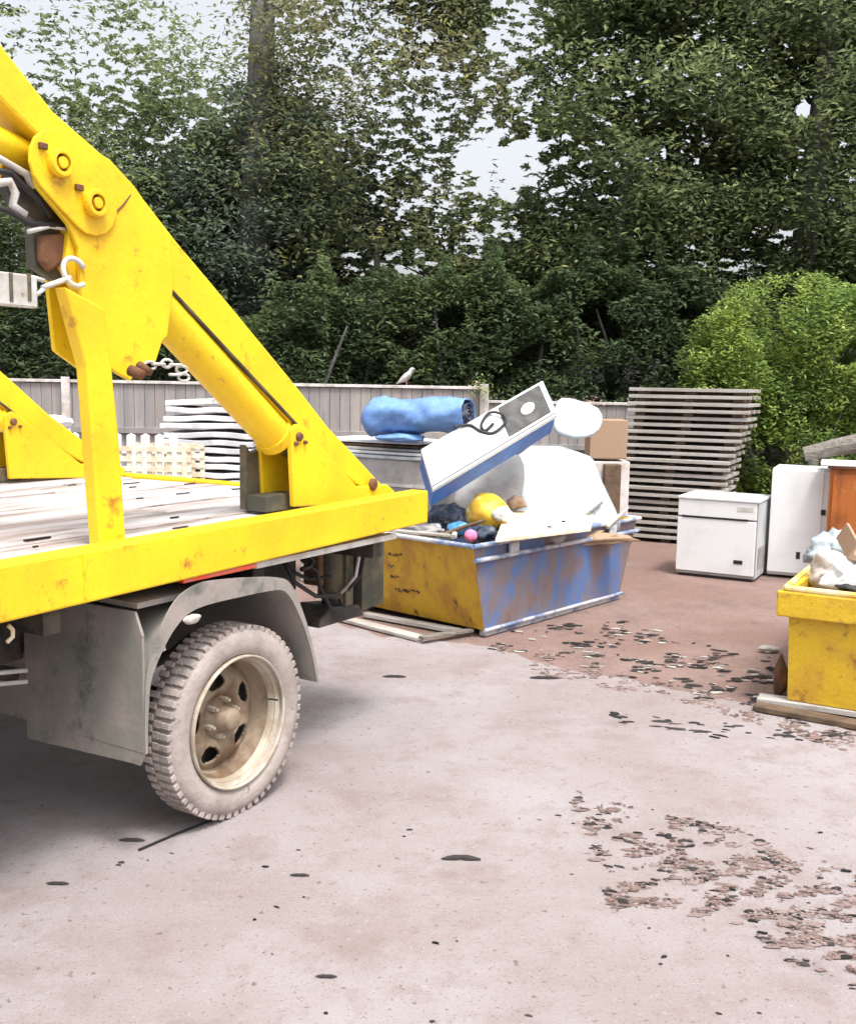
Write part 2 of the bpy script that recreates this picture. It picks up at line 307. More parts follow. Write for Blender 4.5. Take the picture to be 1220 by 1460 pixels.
YA = 0.15                                           # near face of the near arm
def arm(off, near):
    grp = bpy.data.objects.new('lifting_arm', None)
    up = [(-260, -277), (-100, -72), (0, 59), (76, 157), (151, 223), (189, 261), (252, 343), (299, 399), (338, 446), (420, 546), (468, 608), (513, 656), (548, 694)]
    lo = [(530, 706), (484, 674), (418, 606), (243, 415), (150, 330), (95, 262), (60, 200), (0, 141), (-100, 45), (-260, -150)]
    y0 = YA + off
    m = MB(); m.prism(P(up + lo, YA), y0, y0 + 0.14); b = m.build('boom', YEL, truck, bevel=0.012)
    sp0, sp1 = P([(244, 413), (487, 674)], YA); m = MB(); m.prism([sp0, sp1, (sp1[0], sp1[1] - 0.012), (sp0[0], sp0[1] - 0.012)], y0 - 0.010, y0 + 0.03); m.build('gap_shade_strip', DARK, b)  # dark strip on the boom, painting the shade in the gap above the ram
    # knuckle plate
    pl = [(41, 243), (46, 212), (60, 203), (100, 196), (151, 228), (186, 266), (238, 342), (241, 412), (233, 479), (226, 486), (216, 517), (192, 520), (181, 543), (162, 533), (118, 500), (110, 418), (106, 355), (91, 320), (47, 267)]
    for ya in (y0 - 0.022, y0 + 0.142):
        m = MB(); m.prism(P(pl, YA), ya, ya + 0.02); kp = m.build('knuckle_plate', YEL, b, bevel=0.005)
    # lap plate, a rounded strap carrying the two pins
    c1 = Vector(TL(72, 234, YA)); c2 = Vector(TL(122, 291, YA)); d = (c2 - c1).normalized(); nn = Vector((-d.y, d.x)); R = 0.105
    st = [c1 + nn * R * math.cos(t) - d * R * math.sin(t) for t in np.linspace(0, math.pi, 9)] + [c2 - nn * R * math.cos(t) + d * R * math.sin(t) for t in np.linspace(0, math.pi, 9)]
    m = MB(); m.prism([(p.x, p.y) for p in st], y0 - 0.036, y0 - 0.023); m.build('lap_plate', YEL, b, bevel=0.004)
    ra = P([(143, 312), (158, 304), (170, 292), (180, 278)], YA); m = MB(); m.tube([(p[0], y0 - 0.022, p[1]) for p in ra], [0.002, 0.005, 0.004, 0.002], 6); m.build('rust_seam', RUST, b)
    for c in (c1, c2):
        m = MB(); m.lathe([(0.0, -0.03), (0.018, -0.03), (0.018, -0.006), (0.028, -0.006), (0.028, -0.03), (0.042, -0.03), (0.045, -0.02), (0.045, 0.01)], (c.x, y0 - 0.036, c.y), 24)
        pb = m.build('pin_boss', YEL, b, smooth=False, bevel=0.002)
        m = MB(); m.lathe([(0.0, -0.012), (0.027, -0.012)], (c.x, y0 - 0.036, c.y), 20); m.build('pin_socket', RUST, pb)
        m = MB(); m.box(c.x - 0.075, c.x - 0.045, y0 - 0.05, y0 - 0.037, c.y + 0.03, c.y + 0.05); m.build('keeper_bolt', RUST, pb, bevel=0.003)
    # lift ram under the boom, seated in the foot
    p0 = TL(238, 452, YA + 0.07); p1 = TL(392, 622, YA + 0.07); q = (Vector(p1) - Vector(p0)).normalized()
    m = MB(); yc = y0 + 0.07
    pa = Vector(p0) - q * 0.25
    m.tube([(pa.x, yc, pa.y), (p1[0], yc, p1[1])], 0.080, 28); m.build('lift_ram', YEL, b, smooth=True).modifiers.new('e', 'EDGE_SPLIT').split_angle = 0.7
    m = MB(); e = Vector(p1) + q * 0.12
    m.tube([(p1[0], yc, p1[1]), (e.x, yc, e.y)], 0.035, 16); m.build('ram_rod', CHROME, b, smooth=True)
    e2 = Vector(p1) - q * 0.03
    m = MB(); m.tube([(e2.x, yc, e2.y), (e2.x + q.x * 0.05, yc, e2.y + q.y * 0.05)], 0.088, 28); m.build('ram_gland', YEL, b, bevel=0.004)
    # second ram running forward from the pin
    p0 = TL(62, 235, YA + 0.07); p1 = TL(-110, 152, YA + 0.07)
    m = MB(); m.tube([(p0[0], yc, p0[1]), (p1[0], yc, p1[1])], 0.05, 20); m.build('extension_ram', YEL, b, smooth=True)
    m = MB(); z0 = TL(95, 340, YA)
    # foot gusset
    ft = [(407, 612), (418, 604), (428, 612), (486, 676), (502, 693), (545, 690), (556, 700), (553, 714), (412, 722)]
    for ya in (y0 - 0.03, y0 + 0.145):
        m = MB(); m.prism(P(ft, YA), ya, ya + 0.028); f = m.build('foot_bracket', YEL, b, bevel=0.006)
        if ya < y0:
            for (u, v), r, mt in (((418, 622), 0.020, RUST), ((413, 632), 0.010, RUST), ((426, 630), 0.009, RUST), ((524, 690), 0.03, RUST)):
                c = TL(u, v, YA); m = MB(); m.lathe([(0, -0.016), (r * 0.7, -0.016), (r, -0.008), (r, 0.004)], (c[0], ya, c[1]), 14); m.build('bracket_bolt', mt, f)
    x0, z0 = TL(366, 628, YA + 0.1); x1, z1 = TL(410, 716, YA + 0.1)
    m = MB(); m.prism([(x0, z1 - 0.02), (x1, z1 - 0.02), (x1, z0 - 0.02), (x0 + 0.03, z0 - 0.06), (x0, z0 - 0.02)], y0 + 0.16, y0 + 0.2); m.build('stay_plate', OLIVE, b, bevel=0.004)
    m = MB(); m.prism([(x0 - 0.02, z1 - 0.02), (x1, z1 - 0.02), (x1, z1 + 0.05), (x0 - 0.02, z1 + 0.05)], y0 + 0.03, y0 + 0.14); m.build('stay_foot', OLIVE, b, bevel=0.004)
    return b
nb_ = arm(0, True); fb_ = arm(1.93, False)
# dark recess side of the upper boom (bottom flange plate)
# hooks, shackle, strap and chain at the knuckle
def T3(u, v, y): x, z = TL(u, v, y); return (x, y, z)
m = MB(); c = T3(105, 388, 0.12)
ring = [(c[0] + 0.045 * math.cos(a), 0.115 + 0.01 * math.sin(a), c[2] + 0.045 * math.sin(a)) for a in np.linspace(0.4, 2 * math.pi - 0.9, 16)]
m.tube(ring, 0.009, 8); m.build('hook_ring', PALE, nb_, smooth=True)
m = MB(); m.tube([T3(100, 396, 0.11), T3(60, 410, 0.11)], 0.009, 8)
m.tube([T3(62, 400, 0.11), T3(50, 396, 0.11), T3(44, 408, 0.11), T3(52, 420, 0.11), T3(62, 412, 0.11)], 0.008, 8)
m.build('turnbuckle_rod', PALE, nb_, smooth=True)
m = MB(); x0, z0 = TL(52, 394, 0.1); x1, z1 = TL(-120, 422, 0.1); m.box(x1, x0, 0.095, 0.125, z1 - 0.005, z0 + 0.003)
m.build('turnbuckle_body', PALE, nb_, bevel=0.006)
for u in (14, 40):
    x, z = TL(u, 408, 0.1); m = MB(); m.box(x - 0.006, x + 0.006, 0.092, 0.128, z - 0.045, z + 0.04); m.build('turnbuckle_band', OLIVE, nb_)
m = MB(); m.prism(P([(45, 322), (95, 318), (100, 345), (98, 392), (78, 400), (48, 380)], 0.2), 0.2, 0.24); m.build('valve_bracket', OLIVE, nb_, bevel=0.006)
m = MB(); m.prism(P([(55, 335), (90, 332), (92, 372), (70, 388), (56, 372)], 0.18), 0.17, 0.199); m.build('valve_block', RUST, nb_, bevel=0.01)
m = MB(); m.prism(P([(88, 325), (106, 345), (112, 425), (100, 412), (82, 380)], 0.19), 0.15, 0.2); m.build('side_web', YEL, nb_, bevel=0.006)
m = MB(); m.prism(P([(10, 240), (45, 255), (95, 330), (60, 322), (20, 300), (5, 270)], 0.24), 0.22, 0.27); m.build('linkage_plate', DARK, nb_, bevel=0.01)
for pts, r, mt in (([(-20, 215), (10, 232), (38, 248), (48, 268)], 0.012, PALE), ([(-10, 262), (14, 258), (22, 275), (18, 292), (36, 306)], 0.013, PALE), ([(-30, 288), (10, 300), (40, 318), (90, 322)], 0.010, HOSE), ([(40, 330), (70, 322), (96, 326)], 0.008, PALE), ([(-20, 240), (15, 246), (30, 262), (52, 280), (70, 310)], 0.010, HOSE)):
    m = MB(); m.tube([T3(u, v, 0.16) for u, v in pts], r, 8); m.build('hydraulic_hose' if mt is HOSE else 'hydraulic_pipe', mt, nb_, smooth=True)
m = MB(); m.tube([T3(186, 528, 0.06), T3(202, 534, 0.06)], 0.02, 10); m.tube([T3(198, 520, 0.06), T3(214, 531, 0.06)], 0.015, 10); m.build('knuckle_pin', RUST, nb_, smooth=True)
for k, (u, v) in enumerate(((214, 521), (226, 519), (238, 518), (250, 520), (259, 527), (250, 534), (262, 538))):
    c = T3(u, v, 0.10); m = MB(); s = 1 if k % 2 else 0
    m.tube([(c[0] + 0.027 * math.cos(a), c[1] + (0.012 * math.sin(a) if s else 0), c[2] + (0.0 if s else 0.014 * math.sin(a))) for a in np.linspace(0, 2 * math.pi, 12)], 0.0055, 6)
    m.build('chain_link', PALE, nb_, smooth=True)

# wheels
WX, WR = 0.165, 0.385
def wheel(x, yo, flip, full=True):
    s = -1 if flip else 1
    W = empty('wheel', (x, yo, WR)); W.parent = truck
    if flip: W.rotation_euler = (0, 0, math.pi)
    m = MB(); m.lathe([(0.262, 0.02), (0.275, 0.003), (0.30, -0.008), (0.340, -0.008), (0.364, 0.004), (0.374, 0.022), (0.374, 0.12), (0.364, 0.135), (0.33, 0.145), (0.28, 0.14), (0.262, 0.13)], (0, 0, 0), 96)
    ty = m.build('tyre', TYRE, W, smooth=True)
    m = MB(); nt_ = 58
    for k in range(nt_):
        a = 2 * math.pi * k / nt_
        for (y0, y1, da) in ((0.004, 0.05, 0), (0.092, 0.138, 0.5)):
            M = Matrix.Rotation(-(a + da * 2 * math.pi / nt_), 4, 'Y')
            m.box(0.350, 0.3855, y0, y1, -0.0125, 0.0125, M)
        M = Matrix.Rotation(-a, 4, 'Y'); m.box(0.35, 0.384, 0.054, 0.088, -0.014, 0.014, M)
    tag(m.build('tread', TYRE, ty, bevel=0.003))
    if full:
        for k in range(36):                          # raised sidewall ribs
            pass
    m = MB(); m.lathe([(0.256, -0.002), (0.262, -0.012), (0.268, -0.004), (0.266, 0.02), (0.25, 0.022), (0.243, 0.03), (0.236, 0.06)], (0, 0, 0), 72)
    m.build('rim_lip', LIP, W, smooth=True)
    m = MB(); m.lathe([(0.2435, 0.028), (0.237, 0.06), (0.228, 0.085), (0.222, 0.13), (0.205, 0.143)], (0, 0, 0), 72); m.build('rim_barrel', RIM, W, smooth=True)
    # disc with five hand holes
    m = MB(); nr, na = 22, 200; vs = []; fs = []
    for i in range(nr + 1):
        r = 0.07 + (0.212 - 0.07) * i / nr; yy = 0.14 - 0.05 * math.sin(math.pi * min(1, (r - 0.07) / 0.14)) ** 1.0 * 0.8
        for k in range(na): a = 2 * math.pi * k / na; vs.append((r * math.cos(a), yy, r * math.sin(a)))
    for i in range(nr):
        rm = 0.07 + 0.142 * (i + 0.5) / nr
        for k in range(na):
            a = (k + 0.5) / na; t = (a * 5 + 0.1) % 1 - 0.5
            if (t * 2 * math.pi / 5 * rm / 0.046) ** 2 + ((rm - 0.155) / 0.036) ** 2 < 1: continue
            fs.append((i * na + k, i * na + (k + 1) % na, (i + 1) * na + (k + 1) % na, (i + 1) * na + k))
    m.add(vs, fs); m.build('rim_disc', RIM, W, smooth=True, thick=0.012)
    m = MB(); m.lathe([(0.0, 0.03), (0.035, 0.03), (0.045, 0.04), (0.047, 0.09), (0.07, 0.10), (0.085, 0.135)], (0, 0, 0), 40); h = m.build('hub', RIM, W, smooth=True)
    for k in range(6):
        a = 2 * math.pi * k / 6 + 0.3; c = (0.073 * math.cos(a), 0, 0.073 * math.sin(a))
        m = MB(); m.tube([(c[0], 0.125, c[2]), (c[0], 0.085, c[2])], 0.0125, 6); m.tube([(c[0], 0.09, c[2]), (c[0], 0.070, c[2])], 0.007, 8); m.build('wheel_nut', LIP, h)
    m = MB(); m.lathe([(0, 0.16), (0.24, 0.16), (0.25, 0.2)], (0, 0, 0), 40); m.build('brake_drum', DARK, W, smooth=True)
    m = MB(); m.tube([(0.225, -0.002, 0.03), (0.222, 0.03, 0.03), (0.212, 0.04, 0.03)], 0.004, 6); m.build('valve_stem', HOSE, W)
    return W
wheel(WX, 0.0, False); wheel(WX, YW + 0.1, True)
m = MB(); m.tube([(WX, 0.3, WR), (WX, YW - 0.2, WR)], 0.06, 16); m.build('rear_axle', DARK, truck, smooth=True)
m = MB(); v, f = blob((WX, 1.05, WR), (0.17, 0.18, 0.17), 2, 0.05); m.add(v, f); m.build('differential', DARK, truck, smooth=True)
for yy in (0.62, 1.38):
    m = MB(); m.box(XF, XR - 0.2, yy, yy + 0.08, 0.66, 0.9); m.build('chassis_rail', DARK, truck, bevel=0.005)
    m = MB(); m.tube([(WX - 0.6, yy + 0.04, 0.62), (WX - 0.3, yy + 0.04, 0.50), (WX, yy + 0.04, 0.46), (WX + 0.3, yy + 0.04, 0.50), (WX + 0.6, yy + 0.04, 0.62)], 0.028, 8); m.build('leaf_spring', DARK, truck)
for x in (-2.6, -1.6, -0.7, 0.3, 1.15):
    m = MB(); m.box(x, x + 0.07, YB + 0.1, YW, 0.9, DZ - 0.072); m.build('cross_bearer', DARK, truck, bevel=0.004)
m = MB(); m.box(-1.5, -0.75, 0.2, 0.55, 0.42, 0.78); m.build('fuel_tank', DARK, truck, bevel=0.04)

# mudguard
gx = [(209, 1071), (209, 1030), (212, 977), (219, 950), (231, 922), (246, 895), (265, 873), (291, 860), (340, 848), (393, 838), (409, 845), (422, 868), (434, 898), (444, 935), (450, 970)]
gp = [TL(u, v + 3, -0.045) for u, v in gx]
def cr(P_, n=4):
    P_ = [Vector(p) for p in P_]; out = []
    for i in range(len(P_) - 1):
        p0, p1, p2, p3 = P_[max(i - 1, 0)], P_[i], P_[i + 1], P_[min(i + 2, len(P_) - 1)]
        for k in range(n):
            t = k / n; out.append(tuple(0.5 * ((2 * p1) + (p2 - p0) * t + (2 * p0 - 5 * p1 + 4 * p2 - p3) * t * t + (3 * p1 - p0 - 3 * p2 + p3) * t ** 3)))
    return out + [tuple(P_[-1])]
gpk = list(gp); gp = cr(gp)
m = MB()
def offs(pts, d):
    out = []
    for i, p in enumerate(pts):
        a = Vector(pts[max(i - 1, 0)]); b = Vector(pts[min(i + 1, len(pts) - 1)]); t = (b - a).normalized(); out.append((p[0] - t.y * d, p[1] + t.x * d))
    return out
go = offs(gp, 0.012); nG = len(gp)
m.add([(x, y, z) for y in (-0.045, 0.85) for x, z in gp] + [(x, y, z) for y in (-0.045, 0.85) for x, z in go],
      [(i, i + 1, nG + i + 1, nG + i) for i in range(nG - 1)] + [(2 * nG + i, 3 * nG + i, 3 * nG + i + 1, 2 * nG + i + 1) for i in range(nG - 1)] +
      [(i, 2 * nG + i, 2 * nG + i + 1, i + 1) for i in range(nG - 1)] + [(nG + i, nG + i + 1, 3 * nG + i + 1, 3 * nG + i) for i in range(nG - 1)] + [(0, nG, 3 * nG, 2 * nG), (nG - 1, 2 * nG - 1, 4 * nG - 1, 3 * nG - 1)])
mg = m.build('mudguard', GUARD, truck, smooth=False, bevel=0.003)
# outer lip of the guard
wd = [0.012, 0.014, 0.02, 0.03, 0.045, 0.065, 0.085, 0.09, 0.075, 0.05, 0.04, 0.028, 0.02, 0.016, 0.014]
wd = list(np.interp(np.arange(nG) / 4.0, np.arange(len(wd)), wd))
g2 = [(p[0] + (q[0] - p[0]) / 0.012 * w_, p[1] + (q[1] - p[1]) / 0.012 * w_) for p, q, w_ in zip(gp, go, wd)]
m = MB(); m.add([(x, -0.05, z) for x, z in gp] + [(x, -0.05, z) for x, z in g2], [(i, i + 1, nG + i + 1, nG + i) for i in range(nG - 1)]); m.build('guard_lip', GUARD, mg, thick=0.006)
# front apron of the guard, seen from ahead of the wheel
ax = gpk[2][0] - 0.013
def ap(u, v): y, z = TX(u, v, ax); return (ax, y, z)
m = MB(); ztop = 0.93
o1 = (ax, -0.045, gpk[0][1]); o2 = ap(195, 1088); i1 = ap(42, 1052)
loop = [o1, (ax, -0.02, o2[2] - 0.003), (ax, 0.02, o2[2] - 0.002), i1, (ax, i1[1], ztop), (ax, -0.01, ztop), (ax, -0.045, ztop - 0.08), (ax, -0.045, gpk[3][1])]
n = len(loop); m.add(loop + [(p[0] - 0.012, p[1], p[2]) for p in loop], [tuple(range(n)), tuple(range(2 * n - 1, n - 1, -1))] + [(i, (i + 1) % n, n + (i + 1) % n, n + i) for i in range(n)])
m.build('guard_apron', GUARD, mg, bevel=0.004)
m = MB(); m.box(gpk[5][0] - 0.12, gpk[8][0], 0.0, 0.44, gpk[7][1] + 0.03, gpk[7][1] + 0.05); m.build('guard_top', GUARD, mg)
m = MB(); v, f = blob((gpk[6][0] + 0.02, -0.055, gpk[6][1] - 0.02), (0.045, 0.012, 0.018), 3, 0.2); m.add(v, f); m.build('guard_bolt_plate', PALE, mg, smooth=True)
# red strip below the beam, pipes, small hook
x0, z0 = TL(255, 846, -0.02); x1, z1 = TL(360, 816, -0.02)
m = MB(); m.box(x0, x1, -0.045, 0.0, ZB - 0.022, ZB - 0.004); m.build('marker_strip', RED, truck, bevel=0.003)
m = MB(); m.box(x1 + 0.01, XR - 0.25, -0.03, 0.02, ZB - 0.03, ZB - 0.004); m.build('rope_rail', PALE, truck, bevel=0.003)
m = MB(); m.tube([T3(12, 892, 0.0), T3(18, 898, 0.0), T3(18, 908, 0.0), T3(10, 916, 0.0)], 0.007, 8); m.build('rope_hook', CREAM, truck, smooth=True)
for v_ in (956, 972):
    m = MB(); m.tube([T3(-90, v_ + 12, 0.25), T3(38, v_, 0.25)], 0.008, 8); m.build('brake_pipe', PALE, truck, smooth=True)

# rear stabiliser leg, hoses
def leg(off):
    s = off
    x0, z0 = TL(512, 780, 0.28); x1, z1 = TL(550, 852, 0.28)
    m = MB(); m.box(x0 + 0.03, x1 - 0.02, 0.28 + s, 0.40 + s, z1 - 0.03, ZB - 0.0); L = m.build('stabiliser_leg', OLIVE, truck, bevel=0.006)
    xa, _ = TL(476, 820, 0.28); xb, zb = TL(505, 888, 0.28)
    m = MB(); m.tube([((xa + xb) / 2, 0.36 + s, ZB + 0.02), ((xa + xb) / 2, 0.36 + s, zb + 0.14)], 0.07, 18); m.build('leg_barrel', OLIVE, L, smooth=True)
    m = MB(); m.tube([((xa + xb) / 2, 0.36 + s, zb + 0.3), ((xa + xb) / 2, 0.36 + s, zb + 0.02)], 0.05, 18); m.build('leg_rod', DARK, L, smooth=True)
    xc, zc = TL(455, 888, 0.28); xd, _ = TL(520, 900, 0.28)
    m = MB(); m.prism([(xc, zc - 0.03), (xd, zc - 0.035), (xd - 0.05, zc + 0.03), (xc + 0.1, zc + 0.06), (xc + 0.02, zc + 0.02)], 0.28 + s, 0.48 + s); m.build('leg_foot', DARK, L, bevel=0.01)
    m = MB(); m.box(x0 - 0.12, x0 - 0.06, 0.27 + s, 0.3 + s, zb + 0.1, ZB - 0.01); m.build('leg_guide', OLIVE, L, bevel=0.005)
    for k in range(2):
        m = MB(); xx = x0 - 0.03 - 0.045 * k
        m.tube([(xx, 0.25 + s, ZB), (xx + 0.02, 0.235 + s, ZB - 0.12), (xx - 0.01, 0.24 + s, ZB - 0.25), (xx - 0.08, 0.28 + s, ZB - 0.33)], 0.009, 8); m.build('leg_hose', PALE if k else HOSE, L, smooth=True)
    return L
leg(0)
x0, z0 = TL(455, 790, 0.3); m = MB(); m.box(x0 - 0.0, x0 + 0.04, 0.3, 0.4, z0 - 0.16, ZB); m.build('rear_bracket', RUST, truck, bevel=0.01)
leg(1.4)
for pts, y, r in (([(405, 800), (420, 830), (450, 850), (478, 848)], 0.25, 0.011), ([(430, 798), (452, 815), (456, 838), (470, 865), (490, 880)], 0.25, 0.010), ([(410, 812), (440, 826), (470, 822)], 0.3, 0.009), ([(440, 792), (447, 800), (440, 808), (430, 812)], 0.2, 0.012)):
    m = MB(); m.tube([T3(u, v, y) for u, v in pts], r, 8); m.build('hydraulic_hose', HOSE, truck, smooth=True)

# black strip added on the ground to paint the tyre's contact shadow line
m = MB(); a = G(198, 1214); b = G(300, 1172); c = G(372, 1136)
m.tube([(p[0], p[1], 0.005) for p in (a, (a + b) / 2 + np.array([0.0, 0.01, 0]), b, c)], 0.006, 6)
tag(m.build('contact_shadow_strip', HOSE), 'thin black strip on the concrete painting the contact shadow under the lorry tyre', 'strip')

# ------------------------------------------------------------------ skips
def skip(name, corner, yaw, Lb, Wb, Hh, near, far, side, mat_end, mat_side, mat_rim, label, rh=0.10, band=False):
    """corner = near left-of-long-side foot; x runs along the long side, y to the left"""
    R_ = empty(name, corner, math.pi / 2 - yaw, label, 'skip')
    t = 0.03
    B = [(0, 0), (Lb, 0), (Lb, Wb), (0, Wb)]
    T = [(-near, -side), (Lb + far, -side), (Lb + far, Wb + side), (-near, Wb + side)]
    z0 = 0.05
    def lerp(i, z, ins=0.0):
        k = (z - z0) / (Hh - z0); cx, cy = Lb / 2, Wb / 2
        x = B[i][0] + (T[i][0] - B[i][0]) * k; y = B[i][1] + (T[i][1] - B[i][1]) * k
        return (x + (ins if cx > x else -ins), y + (ins if cy > y else -ins), z)
    for i, j, mt, nm in ((3, 0, mat_end, 'end_panel'), (0, 1, mat_side, 'side_panel'), (1, 2, mat_end, 'end_panel'), (2, 3, mat_side, 'side_panel')):
        e = 0.002 if nm == 'end_panel' else 0.0
        m = MB(); m.add([lerp(i, z0, -e), lerp(j, z0, -e), lerp(j, Hh, -e), lerp(i, Hh, -e), lerp(i, z0, t), lerp(j, z0, t), lerp(j, Hh, t), lerp(i, Hh, t)],
                        [(0, 1, 2, 3), (7, 6, 5, 4), (0, 4, 5, 1), (3, 2, 6, 7), (0, 3, 7, 4), (1, 5, 6, 2)])
        m.build(nm, mt, R_)
    m = MB(); m.add([lerp(k, z0 + 0.01, 0.02) for k in range(4)] + [lerp(k, z0 + 0.03, 0.02) for k in range(4)], [(3, 2, 1, 0), (4, 5, 6, 7), (0, 1, 5, 4), (1, 2, 6, 5), (2, 3, 7, 6), (3, 0, 4, 7)]); m.build('floor_panel', mat_side, R_)
    # rolled rim tubes: top and lower edge of the rim band
    for z, o_, r in ((Hh, -0.02, 0.017), (Hh - rh, -0.026, 0.016)):
        for i, j in ((0, 1), (1, 2), (2, 3), (3, 0)):
            if z < Hh and (i, j) in ((1, 2), (3, 0)): continue
            m = MB(); p, q = lerp(i, z, o_), lerp(j, z, o_); m.tube([p, q], r, 10); m.build('rim_rail', mat_rim, R_)
    if band:
        i, j = 3, 0; p, q = Vector(lerp(i, Hh - 0.07, 0.0)), Vector(lerp(j, Hh - 0.07, 0.0))
        m = MB(); m.box(p.x - 0.045, p.x - 0.006, min(p.y, q.y) - 0.06, max(p.y, q.y) + 0.06, Hh - 0.155, Hh - 0.014); m.build('end_rim_band', mat_end, R_, bevel=0.01)
    # base skids
    for yy in (0.0, Wb - 0.06):
        m = MB(); m.box(0.02, Lb - 0.02, yy + 0.001, yy + 0.06, 0.0, 0.048); m.build('skid', mat_rim, R_, bevel=0.008)
    m = MB(); m.tube([lerp(0, z0, -0.012), lerp(1, z0, -0.012)], 0.014, 8); m.build('foot_rail', mat_rim, R_)
    # lifting lugs on the long sides
    for (i, j) in ((0, 1), (3, 2)):
        p, q = Vector(lerp(i, Hh - rh * 0.5, -0.03)), Vector(lerp(j, Hh - rh * 0.5, -0.03))
        for k in (0.2, 0.8):
            c = p.lerp(q, k); m = MB(); m.box(c.x - 0.05, c.x + 0.05, c.y - 0.012, c.y + 0.012, c.z - rh * 0.35, c.z + rh * 0.35); m.build('lifting_lug', mat_rim, R_, bevel=0.006)
    return R_, lerp
K1 = G(690, 909); YAW1 = math.radians(41)
def rel(p, K, yaw):
    d = np.array([math.sin(yaw), math.cos(yaw), 0]); mm = np.array([-math.cos(yaw), math.sin(yaw), 0]); q = p - K; return q @ d, q @ mm
HK = 0.665
L1 = rel(G(866, 851), K1, YAW1); W1 = rel(G(525, 869), K1, YAW1); N1 = rel(G(682, 780, HK), K1, YAW1); F1 = rel(G(903, 744, HK), K1, YAW1)
print('skip1', L1, W1, N1, F1)
SK1, LP1 = skip('yellow_blue_skip', (K1[0], K1[1], 0.0), YAW1, L1[0], W1[1] + 0.05, HK, max(0.03, -N1[0]), max(0.15, F1[0] - L1[0]), 0.04, SKY_Y, BLU, RIMP,
                'worn skip with mustard yellow end and patchy blue side, heaped with junk behind the lorry')
# stencilled marks on its yellow end (weathered dabs of black lettering)
m = MB(); random.seed(3)
D1 = np.array([math.sin(YAW1), math.cos(YAW1), 0]); M1 = np.array([-math.cos(YAW1), math.sin(YAW1), 0])
def on_end(u, v):
    # near end plane through bottom and top edges
    p0 = Vector(LP1(0, 0.05, -0.006)); p1 = Vector(LP1(3, 0.05, -0.006)); p2 = Vector(LP1(0, HK, -0.006)); n_ = (p1 - p0).cross(p2 - p0).normalized()
    r = ray(u, v); rl = Vector((r @ D1, r @ M1, r[2])); c = CAM - K1; cl = Vector((c @ D1, c @ M1, c[2])); s = (p0 - cl).dot(n_) / rl.dot(n_); return cl + rl * s
def dab(u, v, w_, h_):
    a, b, c, d = on_end(u, v), on_end(u + w_, v + w_ * 0.1), on_end(u + w_, v + h_ + w_ * 0.1), on_end(u, v + h_)
    m.add([a, b, c, d], [(0, 3, 2, 1)])
for (u, v, n_) in ((553, 788, 6), (553, 805, 3), (556, 820, 4), (563, 839, 11)):
    x = u
    for k in range(n_):
        for j in range(random.choice((2, 3))): dab(x + random.uniform(-0.3, 1.2), v + random.uniform(-1, 3) + (x - u) * 0.1, random.uniform(0.8, 2.6), random.uniform(0.8, 2.8))
        x += 3.3
m.build('stencilled_lettering', LABEL, SK1, thick=0.001)
K2 = G(1122, 1010); YAW2 = math.radians(30)
SK2, LP2 = skip('yellow_skip', (K2[0] + 0.0, K2[1], 0.0), YAW2, 1.5, 1.3, 0.675, 0.03, 0.35, 0.02, SKY_Y2, SKY_Y2, CREAMRIM,
                'bright yellow skip full of white rubble at the right edge of the yard', band=True)
# this skip shows its short end: its left corner stands at K2, so slide it so the corner (0, Wb) is there
mm2 = np.array([-math.cos(YAW2), math.sin(YAW2), 0]); off2 = K2 - mm2 * 1.3; SK2.location = (off2[0], off2[1], 0)
def on2(x, y, z): d = np.array([math.sin(YAW2), math.cos(YAW2), 0]); p = off2 + d * x + mm2 * y; return (p[0], p[1], z)

def thing_mesh(mb, name, m_, label, cat, group=None, kind=None, **k):
    o = mb.build(name, m_, None, **k); return tag(o, label, cat, group, kind)
# boards under and beside the skips
def plank(name, p, q, wd_, th, z, m_, label, group=None):
    p = Vector((p[0], p[1], z)); q = Vector((q[0], q[1], z)); d = (q - p); L_ = d.length; M = Matrix.Translation(p) @ Matrix.Rotation(math.atan2(d.y, d.x), 4, 'Z')
    mb = MB(); nseg = 8; vs = []
    for i in range(nseg + 1):
        x = L_ * i / nseg; zz = 0.006 * noise.noise(Vector((x * 2, p.x * 5, p.y * 5)))
        vs += [M @ Vector((x, -wd_ / 2, zz)), M @ Vector((x, wd_ / 2, zz)), M @ Vector((x, wd_ / 2, zz + th)), M @ Vector((x, -wd_ / 2, zz + th))]
    fs = [(0, 1, 2, 3), tuple(nseg * 4 + k for k in (3, 2, 1, 0))]
    for i in range(nseg):
        for k in range(4): fs.append((i * 4 + k, i * 4 + (k + 1) % 4, i * 4 + 4 + (k + 1) % 4, i * 4 + 4 + k))
    mb.add(vs, fs); return tag(mb.build(name, m_, None, bevel=0.004), label, 'plank', group)
plank('timber_plank', G(462, 878), G(600, 914), 0.10, 0.025, 0.005, PALLET, 'pale plank on the ground below the yellow skip end, nearest the lorry wheel')
plank('timber_plank', G(520, 880), G(655, 905), 0.07, 0.03, 0.008, PALLET, 'grey plank tucked along the foot of the yellow skip end')
plank('timber_plank', G(600, 918), G(672, 906), 0.06, 0.02, 0.03, GWOOD, 'short dark plank lying crosswise over pale planks at the skip corner')
plank('timber_plank', G(1075, 1012), G(1290, 1050), 0.10, 0.03, 0.005, BLOCKW, 'brown plank on the ground in front of the bright yellow skip')
plank('timber_plank', G(1080, 1002), G(1290, 1033), 0.12, 0.03, 0.012, PALLET, 'pale plank lying against the foot of the bright yellow skip')
m = MB(); c = G(1116, 990); v, f = blob((c[0] - 0.02, c[1], 0.10), (0.035, 0.05, 0.12), 5, 0.3); m.add(v, f)
thing_mesh(m, 'rusty_post_stub', RUST, 'short rusty post stub leaning at the left foot of the bright yellow skip', 'post stub', smooth=True)
